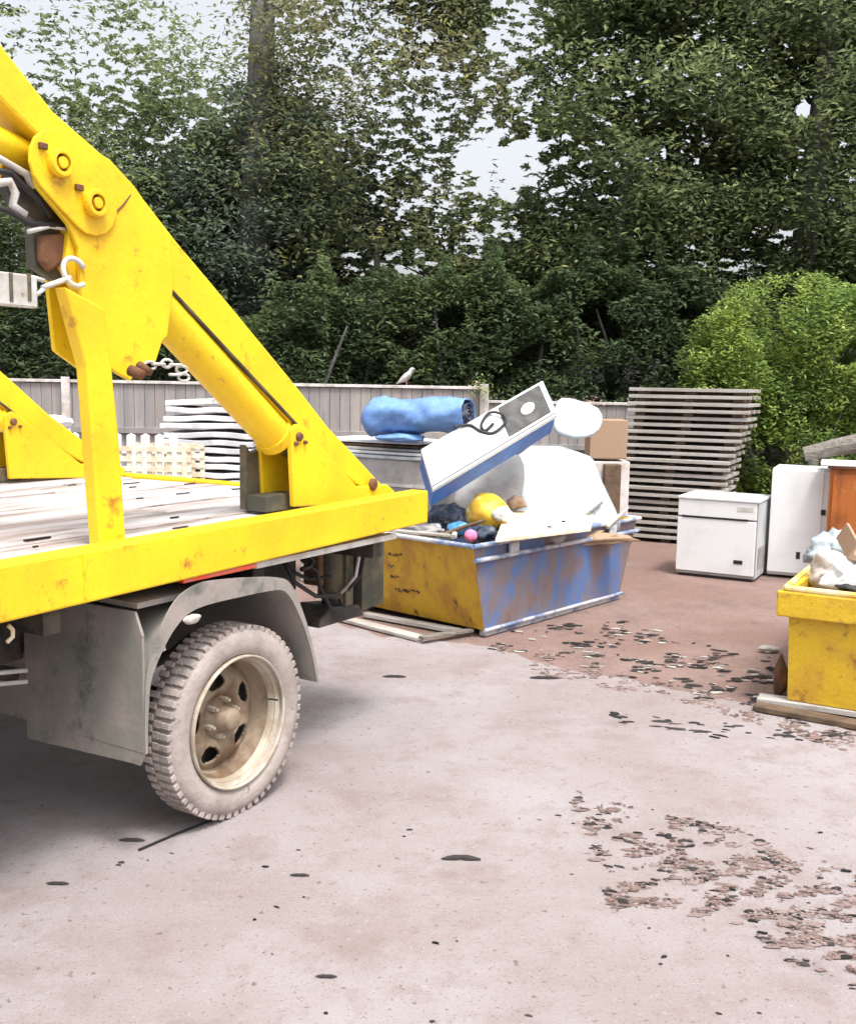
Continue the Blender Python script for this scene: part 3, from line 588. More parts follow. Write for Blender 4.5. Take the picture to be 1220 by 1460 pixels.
m = MB(); c = G(1096, 930); v, f = blob((c[0], c[1], 0.02), (0.07, 0.03, 0.025), 6, 0.3); m.add(v, f)
thing_mesh(m, 'pale_offcut', PALLET, 'pale wood offcut on the earth left of the bright yellow skip', 'wood offcut')

# ------------------------------------------------------------------ junk in and above the blue and yellow skip
def V3(a): return Vector((float(a[0]), float(a[1]), float(a[2])))
A = V3(AY(617, 697, 6.95)); Bp = V3(AY(795, 590, 7.75)); A2 = V3(AY(600, 640, 7.55)); B2 = V3(AY(779, 545, 8.30))
U = (Bp - A); r_ = ray(600, 640); r_ = Vector(r_ / r_[1]); yy_ = -U.dot(V3(CAM) - A) / U.dot(r_); print('cab', yy_, U.length)
A2 = V3(CAM) + r_ * min(8.0, max(7.25, yy_)); Vv = A2 - A; print('skew', Vv.dot(U) / Vv.length / U.length, Vv.length); Nn = U.cross(Vv).normalized(); Nn = Nn if Nn.z > 0 else -Nn
FR = empty('arcade_cabinet', A, 0, 'long white topped blue cabinet lying tilted across the skip, dark window at its raised end', 'cabinet')
def fp(s, t, h): return U * s + Vv * t + Nn * h
def slab(s0, s1, t0, t1, h0, h1): return [fp(s, t, h) for h in (h0, h1) for s, t in ((s0, t0), (s1, t0), (s1, t1), (s0, t1))]
BOXF = [(3, 2, 1, 0), (4, 5, 6, 7), (0, 1, 5, 4), (1, 2, 6, 5), (2, 3, 7, 6), (3, 0, 4, 7)]
MB().add(slab(0.01, 0.99, 0.01, 0.99, -0.20, -0.045), BOXF).build('cabinet_body', BLU2, FR, bevel=0.01)
MB().add(slab(0, 1, 0, 1, -0.043, 0.0), BOXF).build('cabinet_frame', WHITE, FR, bevel=0.008)
MB().add(slab(0.02, 0.54, 0.10, 0.96, 0.001, 0.007), BOXF).build('speckled_panel', SHEETW, FR)
MB().add(slab(0.0, 0.98, 0.045, 0.058, 0.001, 0.008), BOXF).build('black_trim', LABEL, FR)
MB().add(slab(0.0, 0.005, 0.02, 0.98, -0.03, -0.02), BOXF).build('end_trim', LABEL, FR)
win = MB().add(slab(0.60, 0.955, 0.13, 0.92, 0.001, 0.012), BOXF).build('dark_window', GLASS, FR, bevel=0.003)
c = fp(0.80, 0.50, 0.015); m = MB(); uu = U.normalized(); vv = Vv.normalized()
m.add([c] + [c + uu * 0.075 * math.cos(a) + vv * 0.055 * math.sin(a) for a in np.linspace(0, 2 * math.pi, 20, endpoint=False)], [(0, i + 1, (i + 1) % 20 + 1) for i in range(20)]); m.build('white_badge', WHITE, win, thick=0.006)
# black cable on it
m = MB()
cb = [fp(0.25, 1.0, 0.03), fp(0.36, 0.88, 0.02), fp(0.42, 0.60, 0.018), fp(0.50, 0.40, 0.018), fp(0.60, 0.45, 0.03), fp(0.60, 0.68, 0.03), fp(0.52, 0.88, 0.03), fp(0.44, 0.74, 0.02), fp(0.45, 0.55, 0.02), fp(0.52, 0.60, 0.02)]
def smoothpath(P_, n=6):
    out = []
    for i in range(len(P_) - 1):
        p0, p1, p2, p3 = P_[max(i - 1, 0)], P_[i], P_[i + 1], P_[min(i + 2, len(P_) - 1)]
        for k in range(n):
            t = k / n; out.append(0.5 * ((2 * p1) + (p2 - p0) * t + (2 * p0 - 5 * p1 + 4 * p2 - p3) * t * t + (3 * p1 - p0 - 3 * p2 + p3) * t ** 3))
    return out + [P_[-1]]
m.tube([A + p for p in smoothpath(cb)], 0.011, 8)
thing_mesh(m, 'black_cable', HOSE, 'loop of black cable on the white top of the tilted cabinet', 'cable', smooth=True)

# grey box with boards beneath the blue roll
gb = V3(G(605, 700, 0.98)); 
YG = 8.05
bx0 = AY(505, 650, YG + 0.35); bx1 = AY(605, 650, YG)
ang = math.atan2(bx1[1] - bx0[1], bx1[0] - bx0[0]); Lg = 1.25
zt = AY(560, 652, YG)[2]
GB = empty('grey_steel_bin', (bx1[0], bx1[1], 0), ang, 'plain grey steel bin standing behind the lorry tail, boards on its lid', 'bin')
MB().box(-Lg, 0, 0.0, 0.75, 0.0, zt - 0.03).build('bin_body', GREYB, GB, bevel=0.01)
MB().box(-Lg - 0.02, 0.02, -0.02, 0.77, zt - 0.028, zt).build('bin_lid', WHITED, GB, bevel=0.008)
MB().box(-Lg - 0.01, 0.012, -0.012, -0.001, 0.9, 0.925).build('bin_rib', PALE, GB)
def atb(x, y, z): return Matrix.Translation((bx1[0], bx1[1], 0)) @ Matrix.Rotation(ang, 4, 'Z') @ Vector((x, y, z))
bl = ['lowest pale board on the grey bin lid, longest of the pile', 'middle pale board of the pile on the grey bin', 'dark thin board between the pale boards on the grey bin', 'topmost pale board on the grey bin, just below the blue roll']
for i, (x0, x1, y0, y1, th, mt) in enumerate(((-1.3, 0.03, 0.0, 0.70, 0.022, SHEETW), (-1.25, -0.08, 0.05, 0.70, 0.02, PALLET), (-1.2, -0.05, 0.08, 0.72, 0.016, BLOCKW), (-1.1, -0.12, 0.1, 0.70, 0.022, SHEETW))):
    z = zt + 0.008 + i * 0.028; M = Matrix.Translation((bx1[0], bx1[1], 0)) @ Matrix.Rotation(ang + (-0.03, 0.02, -0.015, 0.03)[i], 4, 'Z')
    m = MB(); m.box(x0, x1, y0, y1, z, z + th, M); thing_mesh(m, 'loose_board', mt, bl[i], 'board', 'boards piled on the grey bin', bevel=0.003)
# the blue roll
rc0 = V3(AY(522, 598, 8.35)); rc1 = V3(AY(668, 592, 8.0)); ax_ = (rc1 - rc0).normalized(); Lr = (rc1 - rc0).length
m = MB(); vs = []; ns, nr_ = 30, 36; sidev = ax_.cross(Vector((0, 0, 1))).normalized(); upv = sidev.cross(ax_)
for i in range(ns + 1):
    t = i / ns; R0 = 0.178 * (min(1, (t / 0.10 + 0.05)) ** 0.45 if t < 0.10 else 1) * (1 - 0.22 * t)
    if i == 0: R0 = 0.03
    for k in range(nr_):
        a = 2 * math.pi * k / nr_; r = R0 * (1 + 0.20 * noise.noise(Vector((t * 5, math.cos(a) * 1.4, math.sin(a) * 1.4))) + 0.10 * noise.noise(Vector((t * 22, math.cos(a) * 4, math.sin(a) * 4))))
        vs.append(rc0 + ax_ * (t * Lr) + sidev * math.cos(a) * r * 1.15 + upv * math.sin(a) * r * (0.96 if math.sin(a) > 0 else 0.8))
fs = [tuple(range(nr_))] + [(i * nr_ + k, i * nr_ + (k + 1) % nr_, (i + 1) * nr_ + (k + 1) % nr_, (i + 1) * nr_ + k) for i in range(ns) for k in range(nr_)]
m.add(vs, fs); RL = m.build('blue_roll', TARP, None, smooth=True, thick=0.008)
tag(RL, 'rolled blue tarpaulin bundle lying on the boards of the grey bin', 'tarpaulin')
m = MB(); sp = []
for k in range(60):
    a = k * 0.42; r = 0.018 + 0.0036 * k * 0.42 * 1.25; sp.append(rc1 + ax_ * (0.005 + 0.012 * noise.noise(Vector((k * 0.3, 0, 0)))) + sidev * math.cos(a) * r + upv * math.sin(a) * r * 0.85)
m2 = MB(); n = len(sp); m2.add(sp + [p - ax_ * 0.25 for p in sp], [(i, i + 1, n + i + 1, n + i) for i in range(n - 1)]); m2.build('roll_lining', TARPD, RL, thick=0.006)
m = MB(); v, f = blob(rc0.lerp(rc1, 0.36) + Vector((0, -0.14, -0.155)), (0.20, 0.09, 0.035), 4, 0.3); m.add(v, f); m.build('loose_flap', TARP, RL, smooth=True)

# white mattress-like slab leaning in the skip
def pad(name, poly, Yn, Yf, th, m_, label, cat, bulge=0.05, soft=True):
    # poly in photo coords, plane leaning from depth Yn at the bottom to Yf at the top, real thickness
    vmax = max(v for u, v in poly); vmin = min(v for u, v in poly)
    P3 = [V3(AY(u, v, Yn + (Yf - Yn) * (vmax - v) / (vmax - vmin))) for u, v in poly]
    c = sum(P3, Vector()) / len(P3); nrm = (P3[1] - P3[0]).cross(P3[len(P3) // 2] - P3[0]).normalized(); nrm = nrm if nrm.y < 0 else -nrm
    n = len(P3); mb = MB(); rings = [(0.99, -th), (1.0, -th * 0.9), (1.0, -th * 0.1), (0.975, 0.0), (0.95, bulge * 0.5), (0.7, bulge * 0.9), (0.35, bulge)]
    vs = []
    for k, h in rings: vs += [c + (p - c) * k + nrm * (h + 0.03 * noise.noise(p * 4 + Vector((k, 0, 0)))) for p in P3]
    vs.append(c + nrm * bulge); vs.append(c - nrm * th); fs = []
    for r in range(len(rings) - 1): fs += [(r * n + i, r * n + (i + 1) % n, (r + 1) * n + (i + 1) % n, (r + 1) * n + i) for i in range(n)]
    L_ = (len(rings) - 1) * n
    fs += [(L_ + i, L_ + (i + 1) % n, len(vs) - 2) for i in range(n)] + [((i + 1) % n, i, len(vs) - 1) for i in range(n)]
    mb.add(vs, fs); return tag(mb.build(name, m_, None, smooth=True, sub=1 if soft else 0), label, cat)
pad('white_mattress', [(712, 742), (728, 715), (735, 690), (731, 664), (738, 648), (757, 636), (800, 634), (840, 650), (846, 656), (858, 685), (878, 725), (884, 748), (800, 748)], 8.0, 8.6, 0.10, PLAST, 'big white mattress leaning upright in the skip, below the raised cabinet end', 'mattress', 0.012, False)
pad('grey_sack', [(650, 745), (640, 715), (655, 680), (690, 655), (735, 640), (752, 660), (745, 700), (735, 745)], 7.9, 8.3, 0.12, GREYB, 'limp brownish grey sack between the blue cabinet side and the white mattress', 'sack', 0.08)
pad('white_sheet_bag', [(787, 614), (789, 580), (797, 563), (828, 572), (857, 580), (862, 600), (848, 622), (818, 624), (800, 617)], 8.5, 9.0, 0.03, PLAST, 'crumpled pale plastic bag beside the raised end of the tilted cabinet', 'bag', 0.02)
# pale board with bolt holes, lying on the rim
def quad_board(name, pts, th, m_, label, cat, **k):
    b = [V3(p) for p in pts]; m = MB(); n = len(b); m.add([p - Vector((0, 0, th)) for p in b] + b, [tuple(range(n))[::-1], tuple(range(n, 2 * n))] + [(i, (i + 1) % n, n + (i + 1) % n, n + i) for i in range(n)])
    return tag(m.build(name, m_, None, **k), label, cat)
bdp = [G(706, 768, HK + 0.05), G(842, 752, HK + 0.05), G(847, 734, HK + 0.06), G(790, 729, HK + 0.08), G(722, 727, HK + 0.08)]
BD = quad_board('cream_panel', bdp, 0.03, CREAM, 'flat cream board with bolt holes lying along the blue skip rim', 'board', bevel=0.004)
for u, v in ((720, 741), (783, 751), (803, 743), (730, 731)):
    c = V3(G(u, v, HK + 0.066)); m = MB(); m.tube([c - Vector((0, 0, 0.004)), c + Vector((0, 0, 0.004))], 0.016, 10); m.build('bolt_hole', LABEL, BD)
def crumple(mb, k=0.25, fr=9.0):
    c = sum((Vector(p) for p in mb.v), Vector()) / len(mb.v)
    for i, p in enumerate(mb.v):
        d = Vector(p) - c; q = Vector(p) * fr; r = 1 - k * abs(noise.noise(q)) * 2 + k * 0.5 * abs(noise.noise(q * 2.3)); mb.v[i] = tuple(c + d * (r + k * 0.4))
def lump(name, u, v, z, r, m_, label, cat, seed, dz=0.0, amp=0.2, Y=None):
    c = V3(G(u, v, z)) if Y is None else V3(AY(u, v, Y)); m = MB(); vv_, ff = blob((c.x, c.y, c.z + dz), r, seed, amp, 4 if r[0] > 0.08 else 3); m.add(vv_, ff)
    if 'sack' in name or 'rag' in name or 'bundle' in label: crumple(m, 0.3)
    return thing_mesh(m, name, m_, label, cat, smooth=True)
lump('yellow_drum', 694, 732, 0.78, (0.17, 0.2, 0.15), BAGY, 'rounded yellow plastic tub in the skip, next to the cream board', 'tub', 11, 0.0, 0.12)
lump('blue_bottle', 655, 754, 0.70, (0.09, 0.08, 0.05), SKYB, 'small sky blue container at the near corner of the junk heap', 'container', 12, 0.0, 0.25)
lump('pink_toy', 671, 764, 0.68, (0.045, 0.04, 0.045), PINK, 'small pink plastic piece beside the sky blue container', 'plastic piece', 13)
lump('dark_sack', 642, 742, 0.72, (0.16, 0.14, 0.11), TARPD, 'dark crumpled sack under the lower end of the tilted cabinet', 'sack', 14, 0, 0.3)
lump('dark_sack', 690, 764, 0.64, (0.10, 0.1, 0.08), TARPD, 'small black sack wedged against the cream board', 'sack', 15, 0, 0.3)
lump('white_tin', 645, 762, 0.68, (0.035, 0.035, 0.035), WHITE, 'little white tin left of the pink plastic piece', 'tin', 16)
lump('white_tin', 622, 752, 0.70, (0.035, 0.035, 0.03), WHITE, 'little round white tin nearest the end of the yellow lorry beam', 'tin', 17)
lump('white_rag', 716, 733, 0.80, (0.07, 0.05, 0.05), WHITE, 'white rag draped on the rounded yellow tub', 'rag', 18, 0, 0.4)
lump('rag_heap', 770, 764, 0.55, (0.55, 0.30, 0.09), CARD, 'heap of brown waste filling the skip under the cream board', 'waste heap', 19, 0.0, 0.3)
lump('stone_lump', 790, 766, 0.63, (0.09, 0.05, 0.045), GREYB, 'grey stone lump hanging over the blue skip rim', 'stone', 20, 0, 0.3)
plank('timber_plank', G(560, 760, 0.67), G(640, 768, 0.67), 0.05, 0.02, 0.68, PALLET, 'thin pale slat lying along the top of the yellow skip end')
pk = plank('timber_plank', G(575, 752, 0.70), G(632, 758, 0.70), 0.035, 0.018, 0.70, PALLET, 'thinner slat above the yellow skip end, nearest the lorry beam tip')
for k, (u0, v0, u1, v1, z0, z1, mt, lb) in enumerate(((700, 752, 742, 690, 0.62, 0.98, PALLET, 'splintered pale stick poking up beside the rounded yellow tub'), (820, 748, 858, 716, 0.66, 0.86, GWOOD, 'grey stick at the right foot of the white mattress'),
        (628, 764, 690, 742, 0.68, 0.80, BLOCKW, 'brown batten lying across the dark sack below the cabinet'), (865, 752, 895, 724, 0.64, 0.84, PALLET, 'pale batten leaning in the far right corner of the blue sided skip'))):
    p, q = V3(G(u0, v0, z0)), V3(AY(u1, v1, G(u0, v0, z0)[1] + 0.25)); m = MB(); m.tube([p, p.lerp(q, 0.5) + Vector((0.01, 0, 0.008)), q], [0.018, 0.016, 0.011], 5); thing_mesh(m, 'wooden_stick', mt, lb, 'stick')
lump('crumpled_rag', 612, 756, 0.70, (0.08, 0.06, 0.04), GREYB, 'grey crumpled rag on the rim nearest the lorry beam tip', 'rag', 71, 0, 0.4)
lump('torn_sack', 737, 716, 0.82, (0.07, 0.07, 0.05), CARD, 'torn brown paper sack between the yellow tub and the white mattress', 'sack', 72, 0, 0.4)
# cardboard and timber bits between the junk and pallets
m = MB(); c = AY(868, 700, 10.1)
for (u0, v0, u1, v1, Y, mt, lb, nm) in ((842, 598, 893, 655, 10.3, CARD, 'tan cardboard box high between the white bag and the pallet stack', 'cardboard_box'), (862, 662, 884, 712, 10.2, BLOCKW, 'brown timber block standing left of the pallet stack', 'timber_block')):
    p = AY(u0, v0, Y); q = AY(u1, v1, Y); m = MB(); m.box(p[0], q[0], Y, Y + 0.35, 0.0 if nm == 'timber_block' else q[2], p[2])
    thing_mesh(m, nm, mt, lb, 'box' if 'box' in nm else 'block', bevel=0.01)
m = MB(); p = AY(840, 657, 10.35); q = AY(893, 745, 10.35); m.box(p[0], q[0], 10.3, 10.7, 0, p[2] - 0.0)
thing_mesh(m, 'plaster_crate', PEAR, 'dusty pinkish crate under the tan cardboard box', 'crate', bevel=0.01)

# ------------------------------------------------------------------ pallet stack
pb_ = AY(880, 765, 11.3); PALY = 11.25; zt_ = AY(905, 552, PALY)[2]
NP = 11; ph = zt_ / NP
def pallet_parts(rt):
    L_, W_ = 1.0, 0.85
    h = ph
    m = MB()
    for i in range(7):
        y = i * (W_ - 0.1) / 6
        m.box(0, L_, y, y + 0.10, h - 0.040, h - 0.003)
    m.build('top_boards', PALLET, rt, bevel=0.003)
    m = MB()
    for y in (0.0, 0.375, W_ - 0.1): m.box(0, L_, y, y + 0.10, h * 0.5 - 0.038, h * 0.5 - 0.001)
    m.build('bottom_boards', PALLET, rt, bevel=0.003)
    m = MB()
    for x in (0.06, L_ / 2 - 0.04, L_ - 0.14):
        m.box(x, x + 0.08, 0.06, W_ - 0.06, h * 0.5, h - 0.042); m.box(x, x + 0.08, 0.06, W_ - 0.06, 0.002, h * 0.5 - 0.040)
    m.box(0.05, L_ - 0.05, W_ * 0.35, W_ * 0.37, h * 0.5, h - 0.042); m.box(0.05, L_ - 0.05, W_ * 0.35, W_ * 0.37, 0.002, h * 0.5 - 0.040)  # dark sheets added across the gaps to stand for the shaded inside
    m.build('stringer_and_gap_fill', BLOCKW, rt)
first = None
wts = {0: 'lowest', 1: 'second lowest', 9: 'second from the top', 10: 'topmost'}
offx = [-0.06, -0.09, -0.08, -0.07, -0.05, -0.03, 0.01, 0.05, 0.09, 0.11, 0.12]
ordn = ['third', 'fourth', 'fifth', 'sixth', 'seventh', 'eighth', 'ninth', 'tenth']
for i in range(NP):
    lb = wts[i] + ' pallet of the tall stack behind the white freezer' if i in wts else ordn[i - 2] + ' pallet up from the ground in the tall stack behind the white freezer'
    loc = (pb_[0] + offx[i] + random.uniform(-0.012, 0.012), PALY + 0.35 + random.uniform(-0.02, 0.02), ph * i + 0.001)
    if first is None:
        first = empty('wooden_pallet', loc, -0.06); pallet_parts(first); r = first
    else:
        r = copy_tree(first); r.location = loc
    r.scale = (1.30, 1, 1) if i < 7 else (1.34, 1, 1)
    r.rotation_euler = (0, 0, -0.44 + random.uniform(-0.02, 0.02)); tag(r, lb, 'pallet', 'pallets stacked beside the hedge')

# stack of pale sheets at left, lattice crate, pickets
YS = 10.2; p = AY(228, 566, YS); q = AY(366, 566, YS); zt2 = p[2]; ns_ = 19; hh = zt2 / ns_
for i in range(ns_):
    m = MB(); n = 14; vs = []; x0 = p[0] + random.uniform(-0.04, 0.03) + (0.05 if i > 16 else 0); x1 = q[0] + random.uniform(-0.05, 0.06); z0 = hh * i + 0.004
    for k in range(n + 1):
        x = x0 + (x1 - x0) * k / n; dz = 0.020 * noise.noise(Vector((x * 3.5, i * 0.9, 0))) - 0.012 * (2 * k / n - 1) ** 2
        for yy, zz in ((YS, 0), (YS + 0.8, 0), (YS + 0.8, hh * 0.66), (YS, hh * 0.66)): vs.append((x, yy, max(0.0, z0 + dz + 0.012) + zz))
    fs = [(0, 1, 2, 3), tuple(n * 4 + k for k in (3, 2, 1, 0))] + [(k * 4 + j, k * 4 + (j + 1) % 4, k * 4 + 4 + (j + 1) % 4, k * 4 + 4 + j) for k in range(n) for j in range(4)]
    m.add(vs, fs)
    pos = 'topmost' if i == ns_ - 1 else 'lowest' if i == 0 else None
    lb = (pos + ' sagging white sheet of the stack in front of the fence') if pos else 'sagging white sheet number %d counted up the stack in front of the fence' % (i + 1)
    thing_mesh(m, 'sagging_sheet', SHEETW, lb, 'sheet', 'white sheets stacked by the fence', bevel=0.006)
YC = 9.5
LT = empty('lattice_crate', AY(170, 675, YC) * np.array([1, 1, 0]), 0, 'cream lattice crate with square holes in front of the stacked white sheets', 'crate')
lw = AY(268, 640, YC)[0] - AY(168, 640, YC)[0]; ztop_ = AY(200, 636, YC)[2]; stp = lw / 7
for yy, nm in ((0.0, 'front_lattice'), (0.55, 'back_lattice')):
    m = MB()
    for i in range(8): m.box(i * stp - 0.022, i * stp + 0.022, yy, yy + 0.02, 0.0, ztop_)
    k = 0
    while ztop_ - k * stp > 0.02: m.box(-0.022, lw + 0.022, yy - 0.012, yy - 0.0005, max(0, ztop_ - k * stp - 0.05), ztop_ - k * stp - 0.002); k += 1
    m.build(nm, CREAM, LT)
m = MB(); m.box(-0.02, lw + 0.02, 0.02, 0.55, 0.02, 0.05); m.build('crate_base', CREAM, LT)
PK = empty('picket_panel', (AY(60, 640, 10.0)[0], 10.0, 0), 0, 'low white picket panel standing behind the lattice crate', 'picket fence')
zp = AY(150, 617, 10.0)[2]; xe = AY(250, 640, 10)[0] - AY(60, 640, 10.0)[0]; x = 0
while x < xe:
    m = MB(); m.prism([(x, 0), (x + 0.085, 0), (x + 0.085, zp - 0.02), (x + 0.0425, zp), (x, zp - 0.02)], 0, 0.02); m.build('picket', WHITE, PK); x += 0.14
m = MB(); m.box(0, xe, 0.0205, 0.05, zp - 0.2, zp - 0.13); m.box(0, xe, 0.0205, 0.05, 0.3, 0.37); m.build('picket_rail', WHITE, PK)
lump('white_drum_lid', 80, 603, 1.3, (0.16, 0.14, 0.07), WHITE, 'white rounded bundle on the picket panel beyond the far lorry arm', 'bundle', 31, 0, 0.2, Y=9.9)

# ------------------------------------------------------------------ fence
def fence(name, xa, ya, xb, yb, zt, label, step=2.45):
    R_ = empty(name, (xa, ya, 0), math.atan2(yb - ya, xb - xa), label, 'fence'); L_ = math.hypot(xb - xa, yb - ya)
    m = MB(); x = 0
    while x < L_:
        w_ = 0.115; m.box(x, min(x + w_, L_), 0, 0.016 + random.uniform(0, 0.004), 0.03, zt - 0.04 + random.uniform(-0.006, 0.0)); x += w_ + 0.006
    m.build('fence_boards', FENCE, R_)
    m = MB(); m.box(-0.02, L_, -0.03, 0.05, zt - 0.035, zt); m.build('capping_rail', FCAP, R_, bevel=0.004)
    for z in (zt - 0.62, 0.35): m = MB(); m.box(0, L_, -0.04, -0.001, z, z + 0.07); m.build('cross_rail', FENCE, R_, bevel=0.004)
    x = 0
    while x <= L_: m = MB(); m.box(x - 0.05, x + 0.05, -0.065, -0.041, 0, zt + 0.03); m.build('fence_post', FCAP, R_, bevel=0.006); x += step
    return R_
FY = 12.0; zf = AY(340, 545, FY)[2]
xm = AY(690, 550, FY)[0]
fence('board_fence', xm - 9.8, FY - 0.1, xm, FY, zf, 'weathered grey board fence with pale capping, long run behind the lorry')
zf2 = AY(845, 573, FY + 1.0)[2]
fence('board_fence', xm + 0.06, FY + 0.95, xm + 7.0, FY + 1.2, zf2, 'lower board fence run behind the skip junk and pallets')
# bird on the fence
bx = AY(577, 545, FY - 0.02); BD_ = MB()
B_ = bx[0]; zb_ = zf
m = MB()
prof = [(-0.10, -0.015, 0.006), (-0.06, 0.01, 0.018), (-0.02, 0.04, 0.036), (0.02, 0.07, 0.044), (0.05, 0.105, 0.034), (0.065, 0.135, 0.022), (0.075, 0.155, 0.024), (0.09, 0.165, 0.018), (0.105, 0.16, 0.006), (0.12, 0.155, 0.002)]
m.tube([(B_ + a, FY - 0.02, zb_ + 0.03 + b) for a, b, r in prof], [r for a, b, r in prof], 14)
bird = thing_mesh(m, 'pigeon', BIRDM, 'small pale pigeon perched on the fence capping above the blue roll', 'bird', smooth=True)
for s in (-0.012, 0.012):
    m = MB(); m.tube([(B_ + 0.02, FY - 0.02 + s, zb_ + 0.07), (B_ + 0.02, FY - 0.02 + s, zb_)], 0.004, 6); m.build('bird_leg', PINK, bird)

# ------------------------------------------------------------------ white goods, cabinet, timber
fz = G(962, 819); fz1 = G(1064, 826); af = math.radians(-29); wf = 0.70
hf = AY(968, 706, fz[1])[2]
FZ = empty('chest_freezer', (fz[0], fz[1], 0), af, 'small square white freezer with a side grime streak, in front of the pallet stack', 'freezer')
MB().box(0.0, wf + 0.02, 0.028, 0.60, 0.02, hf - 0.03).build('freezer_body', WHITED, FZ, bevel=0.01)
MB().box(-0.005, wf + 0.03, -0.01, 0.61, hf - 0.028, hf).build('freezer_top', WHITE, FZ, bevel=0.008)
dr = MB().box(0.0, wf + 0.01, 0.0, 0.026, 0.05, hf - 0.20).build('freezer_door', WHITE, FZ, bevel=0.006)
MB().box(0.0, wf + 0.01, 0.0, 0.026, hf - 0.185, hf - 0.03).build('control_panel', WHITE, FZ, bevel=0.006)
MB().box(0.04, wf - 0.06, -0.006, -0.0005, hf - 0.195, hf - 0.18).build('door_handle', LABEL, dr)
MB().box(wf - 0.17, wf - 0.09, -0.004, -0.0005, 0.155, 0.19).build('door_badge', LABEL, dr)
MB().box(0.02, wf, 0.03, 0.58, 0.0, 0.019).build('freezer_base', LABEL, FZ)
MB().box(0.0, wf + 0.02, 0.0255, 0.029, 0.04, hf - 0.03).build('door_seal', GREYB, FZ)
MB().box(wf - 0.16, wf - 0.02, -0.003, -0.0005, hf - 0.11, hf - 0.07).build('dial_plate', PALE, FZ)
MB().box(wf + 0.0205, wf + 0.024, 0.10, 0.52, 0.10, 0.30).build('vent_grille', GREYB, FZ)
fr = G(1092, 822); hr = AY(1095, 667, fr[1])[2]; wr = 0.53
FG = empty('tall_fridge', (fr[0], fr[1], 0), -0.42, 'tall white fridge standing between the small freezer and the orange brown cupboard', 'fridge')
MB().box(0.0, wr, 0.035, 0.58, 0.02, hr).build('fridge_body', WHITE, FG, bevel=0.01)
dr = MB().box(0.0, wr - 0.002, 0.0, 0.033, 0.05, hr - 0.01).build('fridge_door', WHITE, FG, bevel=0.008)
MB().box(wr - 0.085, wr - 0.078, -0.004, -0.0005, 0.06, hr - 0.02).build('door_trim', PALE, dr)
MB().box(wr - 0.09, wr - 0.05, -0.008, -0.0005, hr - 0.41, hr - 0.36).build('door_latch', LABEL, dr)
MB().box(wr - 0.28, wr - 0.245, -0.004, -0.0005, 0.19, 0.255).build('door_badge', LABEL, dr)
cx_ = AY(1181, 700, 8.9); hz = AY(1190, 668, 8.9)[2]
CB = empty('wooden_cupboard', (cx_[0], 8.9, 0), -0.42, 'orange brown veneered cupboard right of the tall white fridge', 'cupboard')
MB().box(0, 1.0, 0.02, 0.5, 0.0, hz).build('cupboard_body', ORNG, CB, bevel=0.006)
for k in range(2): MB().box(0.03 + k * 0.48, 0.49 + k * 0.48, 0.0, 0.018, 0.06, hz - 0.05).build('cupboard_door', ORNG, CB, bevel=0.004)
MB().box(-0.02, 1.02, -0.02, 0.52, hz + 0.001, hz + 0.02).build('cupboard_top', RUST, CB, bevel=0.004)
m = MB(); m.box(-0.08, 1.1, -0.03, 0.5, hz + 0.024, hz + 0.05, Matrix.Translation((cx_[0], 8.9, 0)) @ Matrix.Rotation(-0.38, 4, 'Z'))
thing_mesh(m, 'white_worktop', WHITE, 'white worktop lying on the orange brown cupboard', 'worktop', bevel=0.004)
p = V3(AY(1146, 648, 9.75)); q = V3(AY(1300, 618, 9.5)); m = MB(); m.tube([p, p.lerp(q, 0.3) + Vector((0, 0, 0.01)), p.lerp(q, 0.7), q], [0.07, 0.085, 0.10, 0.11], 9)
m.tube([p.lerp(q, 0.1), Vector((p.x + 0.1, p.y + 0.1, 0))], 0.05, 8); m.tube([p.lerp(q, 0.9), Vector((q.x - 0.1, q.y + 0.1, 0))], 0.05, 8)
thing_mesh(m, 'grey_log', GWOOD, 'weathered grey log propped behind the fridge and cupboard, under the bright bush', 'log')

# ------------------------------------------------------------------ rubble in the bright skip
labs = ['large smooth white sack in the bright yellow skip', 'pinkish white plaster lump at the left of the heap in the bright yellow skip', 'tan cardboard scrap on top of the heap in the bright yellow skip', 'crumpled white bag behind the left corner of the bright yellow skip', 'white bucket lying among rubble, right side of the bright skip', 'broken white panel at the back of the bright skip']
random.seed(12)
m = MB(); vs, fs = blob((0, 0, 0), (0.75, 0.62, 0.16), 40, 0.35, 4, 3.0); M = Matrix.Translation(on2(0.80, 0.65, 0.62)) @ Matrix.Rotation(math.pi / 2 - YAW2, 4, 'Z'); m.add([M @ Vector(v) for v in vs], fs)
thing_mesh(m, 'rubble_heap', PEAR, 'heap of pale plaster rubble filling the bright yellow skip', 'rubble heap', smooth=False)
def l2(name, x, y, z, r, m_, lb, cat, sd, amp=0.3):
    c = on2(x, y, z); m = MB(); v, f = blob(c, r, sd, amp, 4); m.add(v, f); crumple(m, 0.28, 8.0); return thing_mesh(m, name, m_, lb, cat, smooth=True)
l2('white_sack', 0.24, 1.0, 0.71, (0.20, 0.15, 0.08), WHITE, labs[0], 'sack', 41, 0.15)
l2('plaster_lump', 0.38, 1.18, 0.72, (0.10, 0.11, 0.10), PEAR, labs[1], 'plaster lump', 42)
m = MB(); M = Matrix.Translation(on2(0.75, 1.08, 0.80)) @ Matrix.Rotation(0.5, 4, 'X') @ Matrix.Rotation(0.3, 4, 'Y'); m.box(-0.11, 0.11, -0.10, 0.10, -0.02, 0.02, M); m.box(-0.11, -0.09, -0.10, 0.10, 0.02, 0.1, M)
thing_mesh(m, 'cardboard_scrap', CARD, labs[2], 'cardboard', bevel=0.004)
l2('crumpled_bag', 1.05, 1.22, 0.72, (0.17, 0.14, 0.12), PLAST, labs[3], 'bag', 43, 0.5)
